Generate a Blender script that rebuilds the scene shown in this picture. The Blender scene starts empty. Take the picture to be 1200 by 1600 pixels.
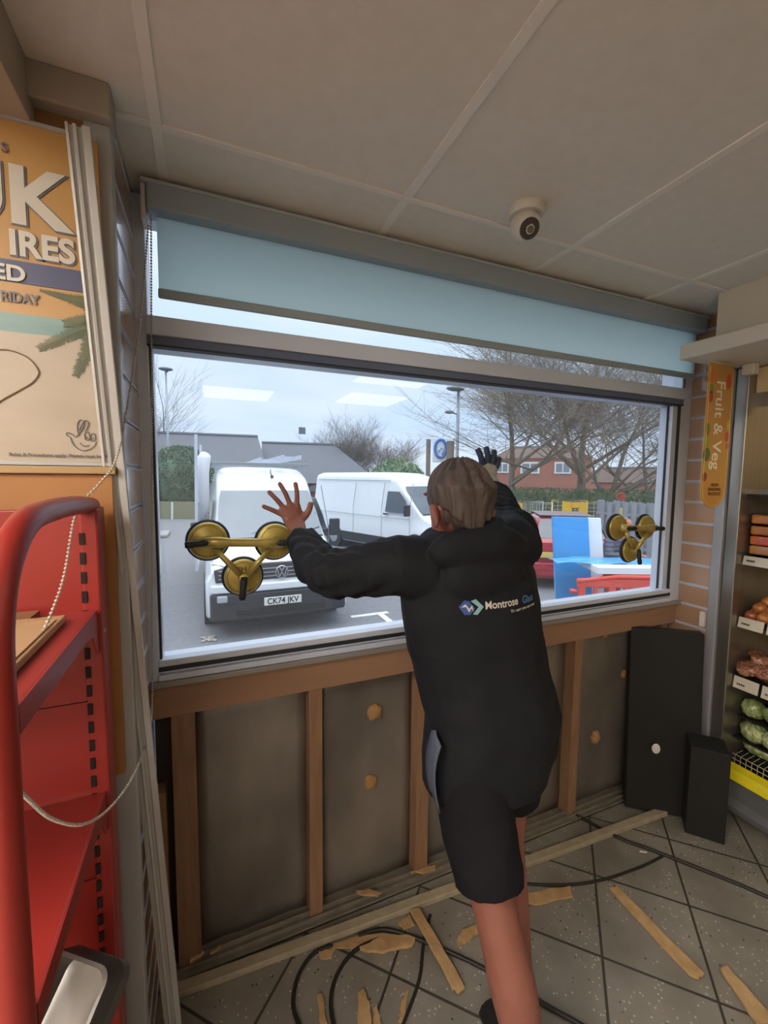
import bpy, bmesh, math, random
from mathutils import Vector, Matrix, Euler, noise
random.seed(7)
C = bpy.context.scene.collection
SC = bpy.context.scene
PI = math.pi
# ------------------------------------------------------------------ camera
CAM = Vector((0, -1.379, 1.55)); FPX = 660.59
FW = Vector((0.38543777, 0.91913217, -0.08144804))
RT = Vector((0.92244307, -0.38602805, 0.00900707))
UP = Vector((0.02316254, 0.07860284, 0.99663689))
cd = bpy.data.cameras.new('camera'); cam = bpy.data.objects.new('camera', cd); C.objects.link(cam)
cam.matrix_world = Matrix(((RT.x, UP.x, -FW.x, CAM.x), (RT.y, UP.y, -FW.y, CAM.y), (RT.z, UP.z, -FW.z, CAM.z), (0, 0, 0, 1)))
cd.sensor_fit = 'HORIZONTAL'; cd.sensor_width = 36; cd.lens = FPX / 1200 * 36; cd.clip_start = .02; cd.clip_end = 400
SC.camera = cam
SC.view_settings.view_transform = 'Standard'; SC.view_settings.look = 'None'
SC.view_settings.exposure = 0.24; SC.view_settings.gamma = 1; SC.view_settings.use_curve_mapping = False
LAMP = 2.6          # ceiling panels of the front bay
LAMP_FILL = 20.0       # unseen fill panels added at the side and rear to brighten the room
SKY = 1.04           # overcast sky

def on(u, v, ax, val):            # where the sight line through a measured photo point meets a real plane
    d = FW + RT * ((u - 600) / FPX) - UP * ((v - 800) / FPX)
    t = (val - CAM[ax]) / d[ax]
    return CAM + d * t
def at(u, v, d):                  # the measured point at distance d
    return CAM + (FW + RT * ((u - 600) / FPX) - UP * ((v - 800) / FPX)) * d

# ------------------------------------------------------------------ world: overcast sky
W = bpy.data.worlds.new('World'); SC.world = W; W.use_nodes = True
nt = W.node_tree; nt.nodes.clear()
def N(t, k, **a):
    n = t.nodes.new(k)
    for q, w in a.items(): setattr(n, q, w)
    return n
out = N(nt, 'ShaderNodeOutputWorld'); bg = N(nt, 'ShaderNodeBackground'); tc = N(nt, 'ShaderNodeTexCoord')
sx = N(nt, 'ShaderNodeSeparateXYZ'); rp = N(nt, 'ShaderNodeValToRGB'); nz = N(nt, 'ShaderNodeTexNoise'); mp = N(nt, 'ShaderNodeMapping')
rp2 = N(nt, 'ShaderNodeValToRGB'); mx = N(nt, 'ShaderNodeMixRGB')
rp.color_ramp.elements[0].position = 0; rp.color_ramp.elements[0].color = (.66, .78, .95, 1)
rp.color_ramp.elements[1].position = 1; rp.color_ramp.elements[1].color = (3.4, 3.5, 3.7, 1)
e = rp.color_ramp.elements.new(.12); e.color = (.56, .73, 1.0, 1)
e = rp.color_ramp.elements.new(.42); e.color = (.70, .83, 1.04, 1)
nz.inputs['Scale'].default_value = 2.2; nz.inputs['Detail'].default_value = 5
mp.inputs['Scale'].default_value = (1, 1, 5)
rp2.color_ramp.elements[0].position = .42; rp2.color_ramp.elements[0].color = (0, 0, 0, 1)
rp2.color_ramp.elements[1].position = .7; rp2.color_ramp.elements[1].color = (.5, .5, .5, 1)
mx.inputs['Color2'].default_value = (.95, .98, 1.05, 1)
L = nt.links.new
L(tc.outputs['Generated'], sx.inputs[0]); L(sx.outputs['Z'], rp.inputs[0]); L(tc.outputs['Generated'], mp.inputs[0]); L(mp.outputs[0], nz.inputs[0])
L(nz.outputs['Fac'], rp2.inputs[0]); L(rp2.outputs[0], mx.inputs['Fac']); L(rp.outputs[0], mx.inputs['Color1']); L(mx.outputs[0], bg.inputs[0])
bg.inputs[1].default_value = SKY; L(bg.outputs[0], out.inputs[0])

# ------------------------------------------------------------------ materials
def lin(h):
    if isinstance(h, str): h = [int(h[i:i + 2], 16) for i in (0, 2, 4)]
    return tuple(((c / 255) / 12.92 if c <= 10 else (((c / 255) + .055) / 1.055) ** 2.4) for c in h) + (1,)
MATS = {}
def M(name, col=None, rough=.6, metal=0, var=None, scale=8, amt=.5, stretch=(1, 1, 1), bump=0, bscale=60, coat=0, emit=0, trans=0, spec=.5):
    if name in MATS: return MATS[name]
    m = bpy.data.materials.new(name); m.use_nodes = True; t = m.node_tree
    b = t.nodes['Principled BSDF']; b.inputs['Roughness'].default_value = rough; b.inputs['Metallic'].default_value = metal
    b.inputs['Base Color'].default_value = lin(col); b.inputs['Specular IOR Level'].default_value = spec
    if coat: b.inputs['Coat Weight'].default_value = coat; b.inputs['Coat Roughness'].default_value = .1
    if emit: b.inputs['Emission Color'].default_value = lin(col); b.inputs['Emission Strength'].default_value = emit
    if var or bump:
        tcn = N(t, 'ShaderNodeTexCoord'); mpn = N(t, 'ShaderNodeMapping'); mpn.inputs['Scale'].default_value = stretch
        t.links.new(tcn.outputs['Object'], mpn.inputs[0])
    if var:
        n = N(t, 'ShaderNodeTexNoise'); n.inputs['Scale'].default_value = scale; n.inputs['Detail'].default_value = 6
        r = N(t, 'ShaderNodeValToRGB'); r.color_ramp.elements[0].position = .5 - amt / 2; r.color_ramp.elements[1].position = .5 + amt / 2
        r.color_ramp.elements[0].color = lin(col); r.color_ramp.elements[1].color = lin(var)
        t.links.new(mpn.outputs[0], n.inputs[0]); t.links.new(n.outputs['Fac'], r.inputs[0]); t.links.new(r.outputs[0], b.inputs['Base Color'])
    if bump:
        n2 = N(t, 'ShaderNodeTexNoise'); n2.inputs['Scale'].default_value = bscale; n2.inputs['Detail'].default_value = 4
        bp = N(t, 'ShaderNodeBump'); bp.inputs['Strength'].default_value = bump; bp.inputs['Distance'].default_value = .01
        t.links.new(mpn.outputs[0], n2.inputs[0]); t.links.new(n2.outputs['Fac'], bp.inputs['Height']); t.links.new(bp.outputs[0], b.inputs['Normal'])
    if trans:
        tr = N(t, 'ShaderNodeBsdfTranslucent'); tr.inputs[0].default_value = lin(col); ms = N(t, 'ShaderNodeMixShader'); ms.inputs[0].default_value = trans
        o = t.nodes['Material Output']; t.links.new(b.outputs[0], ms.inputs[1]); t.links.new(tr.outputs[0], ms.inputs[2]); t.links.new(ms.outputs[0], o.inputs[0])
    MATS[name] = m; return m

def glass_mat(name, tint=(.97, .985, .98, 1), haze=.02, rough=.01):
    m = bpy.data.materials.new(name); m.use_nodes = True; t = m.node_tree; t.nodes.clear()
    o = N(t, 'ShaderNodeOutputMaterial'); tr = N(t, 'ShaderNodeBsdfTransparent'); gl = N(t, 'ShaderNodeBsdfGlossy'); ms = N(t, 'ShaderNodeMixShader')
    df = N(t, 'ShaderNodeBsdfTranslucent'); m2 = N(t, 'ShaderNodeMixShader'); m2.inputs[0].default_value = haze
    ge = N(t, 'ShaderNodeNewGeometry'); dt = N(t, 'ShaderNodeVectorMath', operation='DOT_PRODUCT')
    t.links.new(ge.outputs['Incoming'], dt.inputs[0]); t.links.new(ge.outputs['Normal'], dt.inputs[1])
    def q(op, a, b_=0.0):
        n = N(t, 'ShaderNodeMath', operation=op)
        for i, w in enumerate((a, b_)):
            if isinstance(w, (int, float)): n.inputs[i].default_value = w
            else: t.links.new(w, n.inputs[i])
        return n.outputs[0]
    fz = q('ADD', q('MULTIPLY', q('POWER', q('SUBTRACT', 1.0, q('ABSOLUTE', dt.outputs['Value'])), 5.0), .92), .042)   # Schlick reflectance, the same from either side
    tr.inputs[0].default_value = tint; gl.inputs['Roughness'].default_value = rough
    t.links.new(tr.outputs[0], m2.inputs[1]); t.links.new(df.outputs[0], m2.inputs[2])
    t.links.new(fz, ms.inputs[0]); t.links.new(m2.outputs[0], ms.inputs[1]); t.links.new(gl.outputs[0], ms.inputs[2]); t.links.new(ms.outputs[0], o.inputs[0])
    return m
GLASS = glass_mat('window_glass')
alu = M('aluminium', 'a9abb0', .38, .35, '9c9ea3', 3, .6)
alu_w = M('white_aluminium', 'c3cad8', .35, .1)
alu_dull = M('dull_aluminium', '9fa0a0', .42, .15, 'aeaeac', 6, .6, (1, 1, .2))
gasket = M('gasket', '23262b', .6)
steel = M('brushed_steel', '8b8680', .32, .85, '9a958d', 5, .6, (8, 8, .3))
laminate = M('laminate', 'a08068', .26, 0, 'aa886d', 3, .5, (1, 1, 4), coat=.7)
timber = M('timber', '7f5d44', .75, 0, '957354', 14, .5, (4, 4, .5), .2, 40)
timber_x = M('timber_beam', '8c6a50', .75, 0, '96735a', 8, .6, (.5, 4, 4), .15, 40)
splinter = M('splintered_wood', 'b8986c', .85, 0, '9c7a50', 22, .5, (1, 1, 1), .5, 50)
ceil_m = M('ceiling_tile', 'dfdad2', .9, 0, 'd9d3ca', 30, .5, bump=.05, bscale=300)
ceil_bar = M('ceiling_bar', 'e6e1da', .6)
white_p = M('white_plastic', 'cfcac0', .45)
cream = M('cream_panel', 'cfc8ba', .6)
red_m = M('red_powder_coat', '962c25', .38, 0, '8d2821', 4, .5)
black_m = M('black_board', '0d0d0b', .75, 0, '121210', 20, .6)
rubber = M('black_rubber', '17181a', .55)
gold = M('gold_metal', 'ad9850', .36, .55, 'bba75e', 12, .6)
def foil_mat():
    m = M('dull_foil_sheet', '665f58', .34, .4, '9a9187', 3.2, .45, (1, 1, .6), .15, 18)
    return m
foil = foil_mat()
# floor tiles laid on the diagonal
fm = bpy.data.materials.new('floor_tiles'); fm.use_nodes = True; t = fm.node_tree; b = t.nodes['Principled BSDF']
tcn = N(t, 'ShaderNodeTexCoord'); sp = N(t, 'ShaderNodeSeparateXYZ'); t.links.new(tcn.outputs['Object'], sp.inputs[0])
def mth(op, a, b_=None, c=None):
    n = N(t, 'ShaderNodeMath', operation=op)
    for i, q in enumerate((a, b_, c)):
        if q is None: continue
        if isinstance(q, (int, float)): n.inputs[i].default_value = q
        else: t.links.new(q, n.inputs[i])
    return n.outputs[0]
def lines(sgn, ph):
    s = mth('MULTIPLY', mth('ADD', sp.outputs[0], mth('MULTIPLY', sp.outputs[1], sgn)), .7071)
    fr = mth('FRACT', mth('DIVIDE', mth('ADD', s, 10 * .31 - ph), .31))
    return mth('ABSOLUTE', mth('SUBTRACT', fr, .5))
g = mth('GREATER_THAN', mth('MAXIMUM', lines(-1, .24), lines(1, .15)), .5 - .013)
nA = N(t, 'ShaderNodeTexNoise'); nA.inputs['Scale'].default_value = 5; nA.inputs['Detail'].default_value = 8; t.links.new(tcn.outputs['Object'], nA.inputs[0])
rA = N(t, 'ShaderNodeValToRGB'); rA.color_ramp.elements[0].position = .3; rA.color_ramp.elements[1].position = .75
rA.color_ramp.elements[0].color = lin('6d675d'); rA.color_ramp.elements[1].color = lin('8b857a'); t.links.new(nA.outputs['Fac'], rA.inputs[0])
vo = N(t, 'ShaderNodeTexVoronoi'); vo.inputs['Scale'].default_value = 62; t.links.new(tcn.outputs['Object'], vo.inputs[0])
spk = mth('MULTIPLY', mth('LESS_THAN', vo.outputs['Distance'], .17), mth('GREATER_THAN', nA.outputs['Fac'], .49))
m1 = N(t, 'ShaderNodeMixRGB'); m1.inputs[2].default_value = lin('b3aca0'); t.links.new(spk, m1.inputs[0]); t.links.new(rA.outputs[0], m1.inputs[1])
vo2 = N(t, 'ShaderNodeTexVoronoi'); vo2.inputs['Scale'].default_value = 31; t.links.new(tcn.outputs['Object'], vo2.inputs[0])
m3 = N(t, 'ShaderNodeMixRGB'); m3.inputs[2].default_value = lin('3e352b'); t.links.new(mth('LESS_THAN', vo2.outputs['Distance'], .1), m3.inputs[0]); t.links.new(m1.outputs[0], m3.inputs[1])
m2 = N(t, 'ShaderNodeMixRGB'); m2.inputs[2].default_value = lin('3a342c'); t.links.new(g, m2.inputs[0]); t.links.new(m3.outputs[0], m2.inputs[1])
t.links.new(m2.outputs[0], b.inputs['Base Color']); b.inputs['Roughness'].default_value = .5
bp = N(t, 'ShaderNodeBump'); bp.invert = True; bp.inputs['Distance'].default_value = .003; bp.inputs['Strength'].default_value = .6; t.links.new(g, bp.inputs['Height']); t.links.new(bp.outputs[0], b.inputs['Normal'])

# ------------------------------------------------------------------ mesh helpers
class MB:
    def __init__(s): s.bm = bmesh.new()
    def box(s, lo, hi, mat=None):
        x0, y0, z0 = lo; x1, y1, z1 = hi
        P = [Vector(p) for p in ((x0, y0, z0), (x1, y0, z0), (x1, y1, z0), (x0, y1, z0), (x0, y0, z1), (x1, y0, z1), (x1, y1, z1), (x0, y1, z1))]
        if mat: P = [mat @ p for p in P]
        v = [s.bm.verts.new(p) for p in P]
        for f in ((0, 3, 2, 1), (4, 5, 6, 7), (0, 1, 5, 4), (1, 2, 6, 5), (2, 3, 7, 6), (3, 0, 4, 7)): s.bm.faces.new([v[i] for i in f])
        return s
    def bar(s, a, b, w, h=None, up=(0, 0, 1)):        # square bar from a to b
        a = Vector(a); b = Vector(b); h = h or w; d = (b - a); ln = d.length; d.normalize()
        u = Vector(up); r = d.cross(u)
        if r.length < 1e-4: u = Vector((0, 1, 0)); r = d.cross(u)
        r.normalize(); u = r.cross(d)
        m = Matrix(((r.x, d.x, u.x, a.x), (r.y, d.y, u.y, a.y), (r.z, d.z, u.z, a.z), (0, 0, 0, 1)))
        return s.box((-w / 2, 0, -h / 2), (w / 2, ln, h / 2), m)
    def tube(s, pts, r, n=8, cap=True, asp=1, ref=None):
        pts = [Vector(p) for p in pts]; rs = r if isinstance(r, (list, tuple)) else [r] * len(pts)
        rings = []; prev = None
        for i, p in enumerate(pts):
            d = (pts[min(i + 1, len(pts) - 1)] - pts[max(i - 1, 0)]).normalized()
            if prev is None:
                u = Vector(ref) if ref else (Vector((0, 0, 1)) if abs(d.z) < .9 else Vector((1, 0, 0)))
            else: u = prev
            u = (u - d * u.dot(d)).normalized(); prev = u; w = d.cross(u)
            ring = []
            rr = rs[i]; ra, rb = rr if isinstance(rr, (tuple, list)) else (rr, rr * asp)
            for k in range(n):
                a = 2 * PI * k / n
                ring.append(s.bm.verts.new(p + u * (math.cos(a) * ra) + w * (math.sin(a) * rb)))
            rings.append(ring)
        for A, B in zip(rings, rings[1:]):
            for k in range(n): s.bm.faces.new((A[k], A[(k + 1) % n], B[(k + 1) % n], B[k]))
        if cap: s.bm.faces.new(rings[0][::-1]); s.bm.faces.new(rings[-1])
        return s
    def loft(s, rings, cap=True, close=True):
        R = [[s.bm.verts.new(p) for p in r] for r in rings]; n = len(R[0])
        for A, B in zip(R, R[1:]):
            for k in range(n if close else n - 1): s.bm.faces.new((A[k], A[(k + 1) % n], B[(k + 1) % n], B[k]))
        if cap and close: s.bm.faces.new(R[0][::-1]); s.bm.faces.new(R[-1])
        return s
    def lathe(s, prof, origin, axis=(0, 0, 1), n=32):    # prof: (radius, height) pairs
        ax = Vector(axis).normalized(); u = Vector((0, 0, 1)) if abs(ax.z) < .9 else Vector((1, 0, 0)); u = (u - ax * u.dot(ax)).normalized(); w = ax.cross(u)
        o = Vector(origin)
        return s.loft([[o + ax * h + (u * math.cos(2 * PI * k / n) + w * math.sin(2 * PI * k / n)) * max(r, 1e-4) for k in range(n)] for r, h in prof])
    def sph(s, c, r, seg=14, rings=9, mat=None):
        r = r if isinstance(r, (tuple, list)) else (r, r, r); m = Matrix.Translation(Vector(c)) @ (mat or Matrix.Identity(4)) @ Matrix.Diagonal((r[0], r[1], r[2], 1))
        bmesh.ops.create_uvsphere(s.bm, u_segments=seg, v_segments=rings, radius=1, matrix=m); return s
    def prism(s, pts, off):            # polygon pushed along a vector
        off = Vector(off); A = [s.bm.verts.new(Vector(p)) for p in pts]; B = [s.bm.verts.new(Vector(p) + off) for p in pts]; n = len(A)
        s.bm.faces.new(A[::-1]); s.bm.faces.new(B)
        for k in range(n): s.bm.faces.new((A[k], A[(k + 1) % n], B[(k + 1) % n], B[k]))
        return s
    def build(s, name, mat=None, parent=None, smooth=False, bevel=0, bseg=2, angle=35):
        bmesh.ops.recalc_face_normals(s.bm, faces=s.bm.faces)
        me = bpy.data.meshes.new(name); s.bm.to_mesh(me); s.bm.free()
        o = bpy.data.objects.new(name, me); C.objects.link(o)
        if mat: me.materials.append(mat)
        if parent: 
            o.parent = parent; o.matrix_parent_inverse = parent.matrix_world.inverted() if False else Matrix.Identity(4)
        if smooth:
            for p in me.polygons: p.use_smooth = True
            if smooth == 'auto':
                mo = o.modifiers.new('e', 'EDGE_SPLIT'); mo.split_angle = math.radians(angle)
        if bevel:
            mo = o.modifiers.new('b', 'BEVEL'); mo.width = bevel; mo.segments = bseg; mo.limit_method = 'ANGLE'; mo.angle_limit = math.radians(40)
        return o
def tag(o, label, cat, group=None, kind=None):
    if label: o['label'] = label
    if cat: o['category'] = cat
    if group: o['group'] = group
    if kind: o['kind'] = kind
    return o
def empty(name, label=None, cat=None, group=None, loc=(0, 0, 0), rz=0):
    o = bpy.data.objects.new(name, None); C.objects.link(o); o.location = loc; o.rotation_euler = (0, 0, rz); o.empty_display_size = .05
    return tag(o, label, cat, group)
def struct(o): o['kind'] = 'structure'; return o
def copy_tree(o, parent=None):
    c = o.copy(); C.objects.link(c); c.parent = parent
    for ch in [q for q in list(bpy.data.objects) if q.parent == o]: copy_tree(ch, c)
    return c
def text(body, name, mat, parent, origin, right, up, size, ext=.0008, fat=0.0, align='LEFT', spacing=1.0, sx=1.0):
    cu = bpy.data.curves.new(name, 'FONT'); cu.body = body; cu.size = size; cu.extrude = ext; cu.offset = fat; cu.align_x = align; cu.space_character = spacing
    o = bpy.data.objects.new(name, cu); C.objects.link(o); dg = bpy.context.evaluated_depsgraph_get(); dg.update()
    me = bpy.data.meshes.new_from_object(o.evaluated_get(dg)); bpy.data.objects.remove(o)
    r = Vector(right).normalized(); u = Vector(up); u = (u - r * u.dot(r)).normalized(); w = r.cross(u); p = Vector(origin)
    me.transform(Matrix(((r.x * sx, u.x, w.x, p.x), (r.y * sx, u.y, w.y, p.y), (r.z * sx, u.z, w.z, p.z), (0, 0, 0, 1))))
    me.materials.clear(); me.materials.append(mat); ob = bpy.data.objects.new(name, me); C.objects.link(ob); ob.parent = parent; return ob
def smooth_path(pts, n=8):
    P = [Vector(p) for p in pts]; out = []
    for i in range(len(P) - 1):
        a = P[max(i - 1, 0)]; b = P[i]; c = P[i + 1]; d = P[min(i + 2, len(P) - 1)]
        for k in range(n):
            s = k / n; out.append(.5 * ((2 * b) + (c - a) * s + (2 * a - 5 * b + 4 * c - d) * s * s + (3 * b - a - 3 * c + d) * s ** 3))
    out.append(P[-1]); return out
def remesh(bm_, name, mat, parent, voxel=.005, smooth=6, disp=None):
    o = bm_.build('tmp', mat)
    mo = o.modifiers.new('r', 'REMESH'); mo.mode = 'VOXEL'; mo.voxel_size = voxel; mo.use_smooth_shade = True
    if smooth: ms = o.modifiers.new('s', 'SMOOTH'); ms.iterations = smooth; ms.factor = .5
    dg = bpy.context.evaluated_depsgraph_get(); dg.update()
    me = bpy.data.meshes.new_from_object(o.evaluated_get(dg)); bpy.data.objects.remove(o)
    if disp:
        nn = [v.normal.copy() for v in me.vertices]
        for v, n_ in zip(me.vertices, nn): v.co += n_ * disp(v.co, n_)
    for p in me.polygons: p.use_smooth = True
    me.materials.clear(); me.materials.append(mat)
    ob = bpy.data.objects.new(name, me); C.objects.link(ob); ob.parent = parent; return ob

ORD = ('first', 'second', 'third', 'fourth', 'fifth', 'sixth', 'seventh', 'eighth', 'ninth')
# ================================================================== SHOP SHELL
CH = 2.305
o = MB().box((-3, -7, -.1), (4.2, .12, 0)).build('floor', fm); struct(o)
o = MB().box((-3, -7, CH), (4.2, .12, CH + .15)).build('ceiling', ceil_m); struct(o)
g_ = MB()
for k in range(-5, 7): g_.box((-.083 + .6 * k - .011, -7, CH - .004), (-.083 + .6 * k + .011, -.001, CH + .001))
for y in (-.284, -1.484, -2.684, -3.884, -5.084): g_.box((-3, y - .008, CH - .0045), (3.1, y + .008, CH + .001))
struct(g_.build('trim_1', ceil_bar))
wall_c = M('painted_wall', 'ddd6ca', .8, 0, 'd6cec2', 6, .5)
struct(MB().box((-3.1, -5.3, -.1), (4.3, -5.2, CH + .1)).build('wall_back', wall_c))
struct(MB().box((-3.1, -7, -.1), (-3, .12, CH + .1)).build('wall_left', wall_c))
struct(MB().box((3.05, -7, -.1), (3.15, .12, CH + .1)).build('wall_right', wall_c))
# facade either side of the opening and above it
struct(MB().box((-3, -.33, 0), (-.20, .12, CH)).build('wall_front', M('brown_backing', '8a5f3e', .7)))
struct(MB().box((-.205, -.01, 0), (-.172, .12, CH)).build('trim_5', alu_w))
struct(MB().box((2.19, 0.0, 0), (3.1, .12, CH)).build('wall_front_right', wall_c))
def slats(name, x0, x1, y0, y1, z0, z1, face, zoff=0, pitch=.1):
    b1 = MB(); z = z0 + zoff - pitch
    while z < z1:
        a = max(z + .005, z0); c = min(z + pitch - .005, z1)
        if c > a: b1.box((x0, y0, a), (x1, y1, c))
        z += pitch
    o = b1.build(name, laminate, bevel=.0015); struct(o)
    b2 = MB(); z = z0 + zoff
    dx = .006
    while z < z1:
        if face > 0: b2.box((x0, y0 + .002, z - .006), (x1 - dx, y1, z + .006)).box((x1 - .004, y0, z - .0062), (x1 + .0012, y1, z - .0042)).box((x1 - .004, y0, z + .0042), (x1 + .0012, y1, z + .0062))
        else: b2.box((x0 + dx, y0 + .002, z - .006), (x1, y1, z + .006)).box((x0 - .0012, y0, z - .0062), (x0 + .004, y1, z - .0042)).box((x0 - .0012, y0, z + .0042), (x0 + .004, y1, z + .0062))
        z += pitch
    o2 = b2.build(name + '_insert', alu_w, parent=o)
    o2.name = 'groove_insert'
    return o
slats('wall_left_return', -.205, -.165, -.31, -.012, 0, CH, 1, .07)
slats('wall_right_return', 2.16, 2.19, -.2, -.002, 0, CH, -1, .045)
# aluminium corner posts
o = MB().box((-.207, -.335, 0), (-.160, -.305, CH)).build('corner_trim', alu_dull, bevel=.003)
tag(o, 'upright grey metal corner post at the end of the left slatted wall, beside the yellow poster', 'trim')
o = MB().box((2.155, -.215, 0), (2.192, -.175, 2.04)).build('corner_trim', alu, bevel=.003)
tag(o, 'upright grey metal edge post between the brown slatted wall and the fridge', 'trim')
# downstand and bulkheads
struct(MB().box((-.50, -2.2, 2.2), (-.285, -.33, CH)).build('ceiling_bulkhead_left', M('bulkhead_paint', 'a0968a', .85)))
struct(MB().box((-.3, -.36, 2.24), (-.155, -.30, CH)).build('trim_2', M('bulkhead_paint', 'a0968a', .85), bevel=.004))
struct(MB().box((1.93, -7, 2.10), (3.05, -.26, CH)).build('ceiling_bulkhead_right', cream))
o = MB().box((1.82, -7, 2.045), (3.05, -.19, 2.105)).build('fridge_canopy', white_p, bevel=.004)
tag(o, 'cream boxed canopy ledge running over the fridge, with the fruit sign below it', 'canopy')
# window edge reveal
struct(MB().box((-.165, -.012, 2.285), (2.19, .12, CH)).build('trim_3', alu_w))

# ================================================================== WINDOW
win = empty('window_1'); win['kind'] = 'structure'
fr = MB()
fr.box((-.172, -.04, .95), (-.137, .06, 2.29))            # left jamb
fr.box((2.085, -.04, .95), (2.16, .06, 2.29))             # right jamb
fr.box((-.14, -.045, 1.905), (2.09, .06, 1.982))           # transom
fr.box((-.14, -.04, .975), (2.09, .06, 1.005))             # bottom rail
fr.box((-.14, -.03, 2.25), (2.09, .06, 2.29))
fr.build('window_frame', alu_w, win, bevel=.003)
b1 = MB()
b1.box((-.14, -.058, 1.928), (2.09, -.045, 1.978)).box((-.14, -.05, .957), (2.09, -.04, .975)).box((-.14, -.046, 1.0), (2.09, -.012, 1.018)).box((2.045, -.03, 1.0), (2.088, .03, 1.9)).box((-.137, -.02, 1.0), (-.13, .03, 1.9))
b1.build('glazing_bead', alu_w, win, bevel=.002)
b1 = MB()
b1.box((-.14, -.0425, .983), (2.09, -.039, .996)).box((-.136, -.035, .95), (-.131, -.0, 1.91)).box((2.078, -.042, .99), (2.083, -.03, 1.905)).box((2.040, -.012, 1.0), (2.045, -.004, 1.9)).box((2.095, -.042, 1.985), (2.10, -.036, 2.25)).box((-.14, -.05, 1.900), (2.09, -.02, 1.905))
b1.build('gasket', gasket, win)
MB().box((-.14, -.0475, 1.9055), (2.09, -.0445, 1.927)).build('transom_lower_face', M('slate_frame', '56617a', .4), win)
MB().box((-.135, -.003, 1.0), (2.05, .003, 1.91)).build('glass_pane', GLASS, win)
MB().box((-.135, -.003, 1.975), (2.09, .003, 2.26)).build('glass_pane', GLASS, win)
# sill plate under the frame
struct(MB().box((-.165, -.055, .938), (2.16, .06, .956)).build('trim_4', M('sill_metal', '8f8a86', .45, .3), bevel=.003))

# ---- wall under the window, stripped to the studs
rail = MB().box((-.165, -.035, .838), (2.155, .03, .938)).build('timber_rail', timber_x, bevel=.002)
tag(rail, 'long painted brown timber rail running right under the window sill', 'wood rail')
for x0, x1, z1, z0, lab in ((-.165, -.135, .6, .02, 'broken pale timber strip in the far left corner, left of the first upright stud'),
                    (-.115, -.05, .838, .0, 'reddish brown upright timber stud, leftmost wide one under the window'),
                    (.300, .346, .838, .0, 'slim upright timber stud, second from the left in the opened wall'),
                    (.712, .765, .838, .0, 'upright timber stud just left of the man below his jacket'),
                    (1.495, 1.542, .838, .0, 'upright timber stud just right of the man below the sill'),
                    (2.062, 2.104, .838, .0, 'short visible pale timber stud behind the top of the leaning black panel')):
    o = MB().box((x0, -.028, z0), (x1, .03, z1)).build('timber_stud', timber, bevel=.002); tag(o, lab, 'wood stud', 'timber studs under the window')
for i, (x0, x1, lab) in enumerate(((-.05, .300, 'dull foil sheet with a dark stain between first and second stud, left under the window'),
                    (.346, .712, 'dull foil sheet between the second stud and the man, with two foam blobs'),
                    (.765, 1.495, 'dull foil sheet mostly hidden behind the man'),
                    (1.542, 2.062, 'dull foil sheet between the man and the leaning black panel'))):
    m = MB(); nx = 10; nz_ = 14; R = []
    for k in range(nz_ + 1):
        R.append([Vector((x0 + (x1 - x0) * j / nx, .028 + .006 * noise.noise(Vector((x0 * 9 + j * .5, k * .35, i))), .838 * k / nz_)) for j in range(nx + 1)])
    m.loft(R, cap=False, close=False); o = m.build('wall_panel', foil, smooth=True)
    so = o.modifiers.new('s', 'SOLIDIFY'); so.thickness = .004; so.offset = 1
    tag(o, lab, 'panel', 'foil sheets in the opened wall')
struct(MB().box((-.165, .045, 0), (2.19, .12, .95)).build('wall_front_low', M('outer_board', '4a4038', .8)))
foam = M('expanding_foam', '9a7247', .85, 0, 'a98358', 30, .5, bump=.6, bscale=80)
for (u, v, r, lab) in ((585, 1112, .03, 'yellow foam adhesive blob, upper one on the foil left of the man'), (579, 1222, .027, 'yellow foam adhesive blob, lower one on the foil left of the man'),
                    (945, 988, .026, 'small yellow foam blob just under the sill right of the man'), (930, 1152, .03, 'pale foam blob with a dark hole low on the foil right of the man'),
                    (975, 1053, .02, 'foam blob at the left edge of the leaning black panel, upper'), (980, 1185, .024, 'foam blob at the left edge of the leaning black panel, lower')):
    p = on(u, v, 1, .022); m = MB().sph((0, 0, 0), (r, .014, r * 1.05), 20, 12)
    for vv in m.bm.verts: vv.co *= 1 + .25 * noise.noise(vv.co * 60 + Vector((u, 0, 0)))
    o = m.build('foam_blob', foam, smooth=True); o.location = p; tag(o, lab, 'foam blob', 'foam adhesive blobs')
# floor tracks below the opened wall
tr = MB()
tr.box((-.165, -.018, 0), (2.16, -.012, .022)).box((-.165, -.04, 0), (2.16, -.034, .016)).box((-.165, -.062, 0), (2.1, -.057, .012)).box((-.165, -.062, .0), (2.1, .03, .006))
o = tr.build('floor_track', M('dusty_track', '6f675b', .6, .2, '8c8373', 20, .6), bevel=.001)
tag(o, 'dusty grooved metal track lying along the floor at the foot of the opened wall', 'track')
a = Vector((-.13, -.088, .012)); b_ = Vector((1.935, -.182, .012))
o = MB().bar(a, b_, .034, .022).build('trim_strip', M('ivory_trim', 'a99d85', .6, 0, '8e836c', 25, .6), bevel=.003)
tag(o, 'long loose ivory strip lying on the floor along the bottom of the wall', 'strip')

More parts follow.
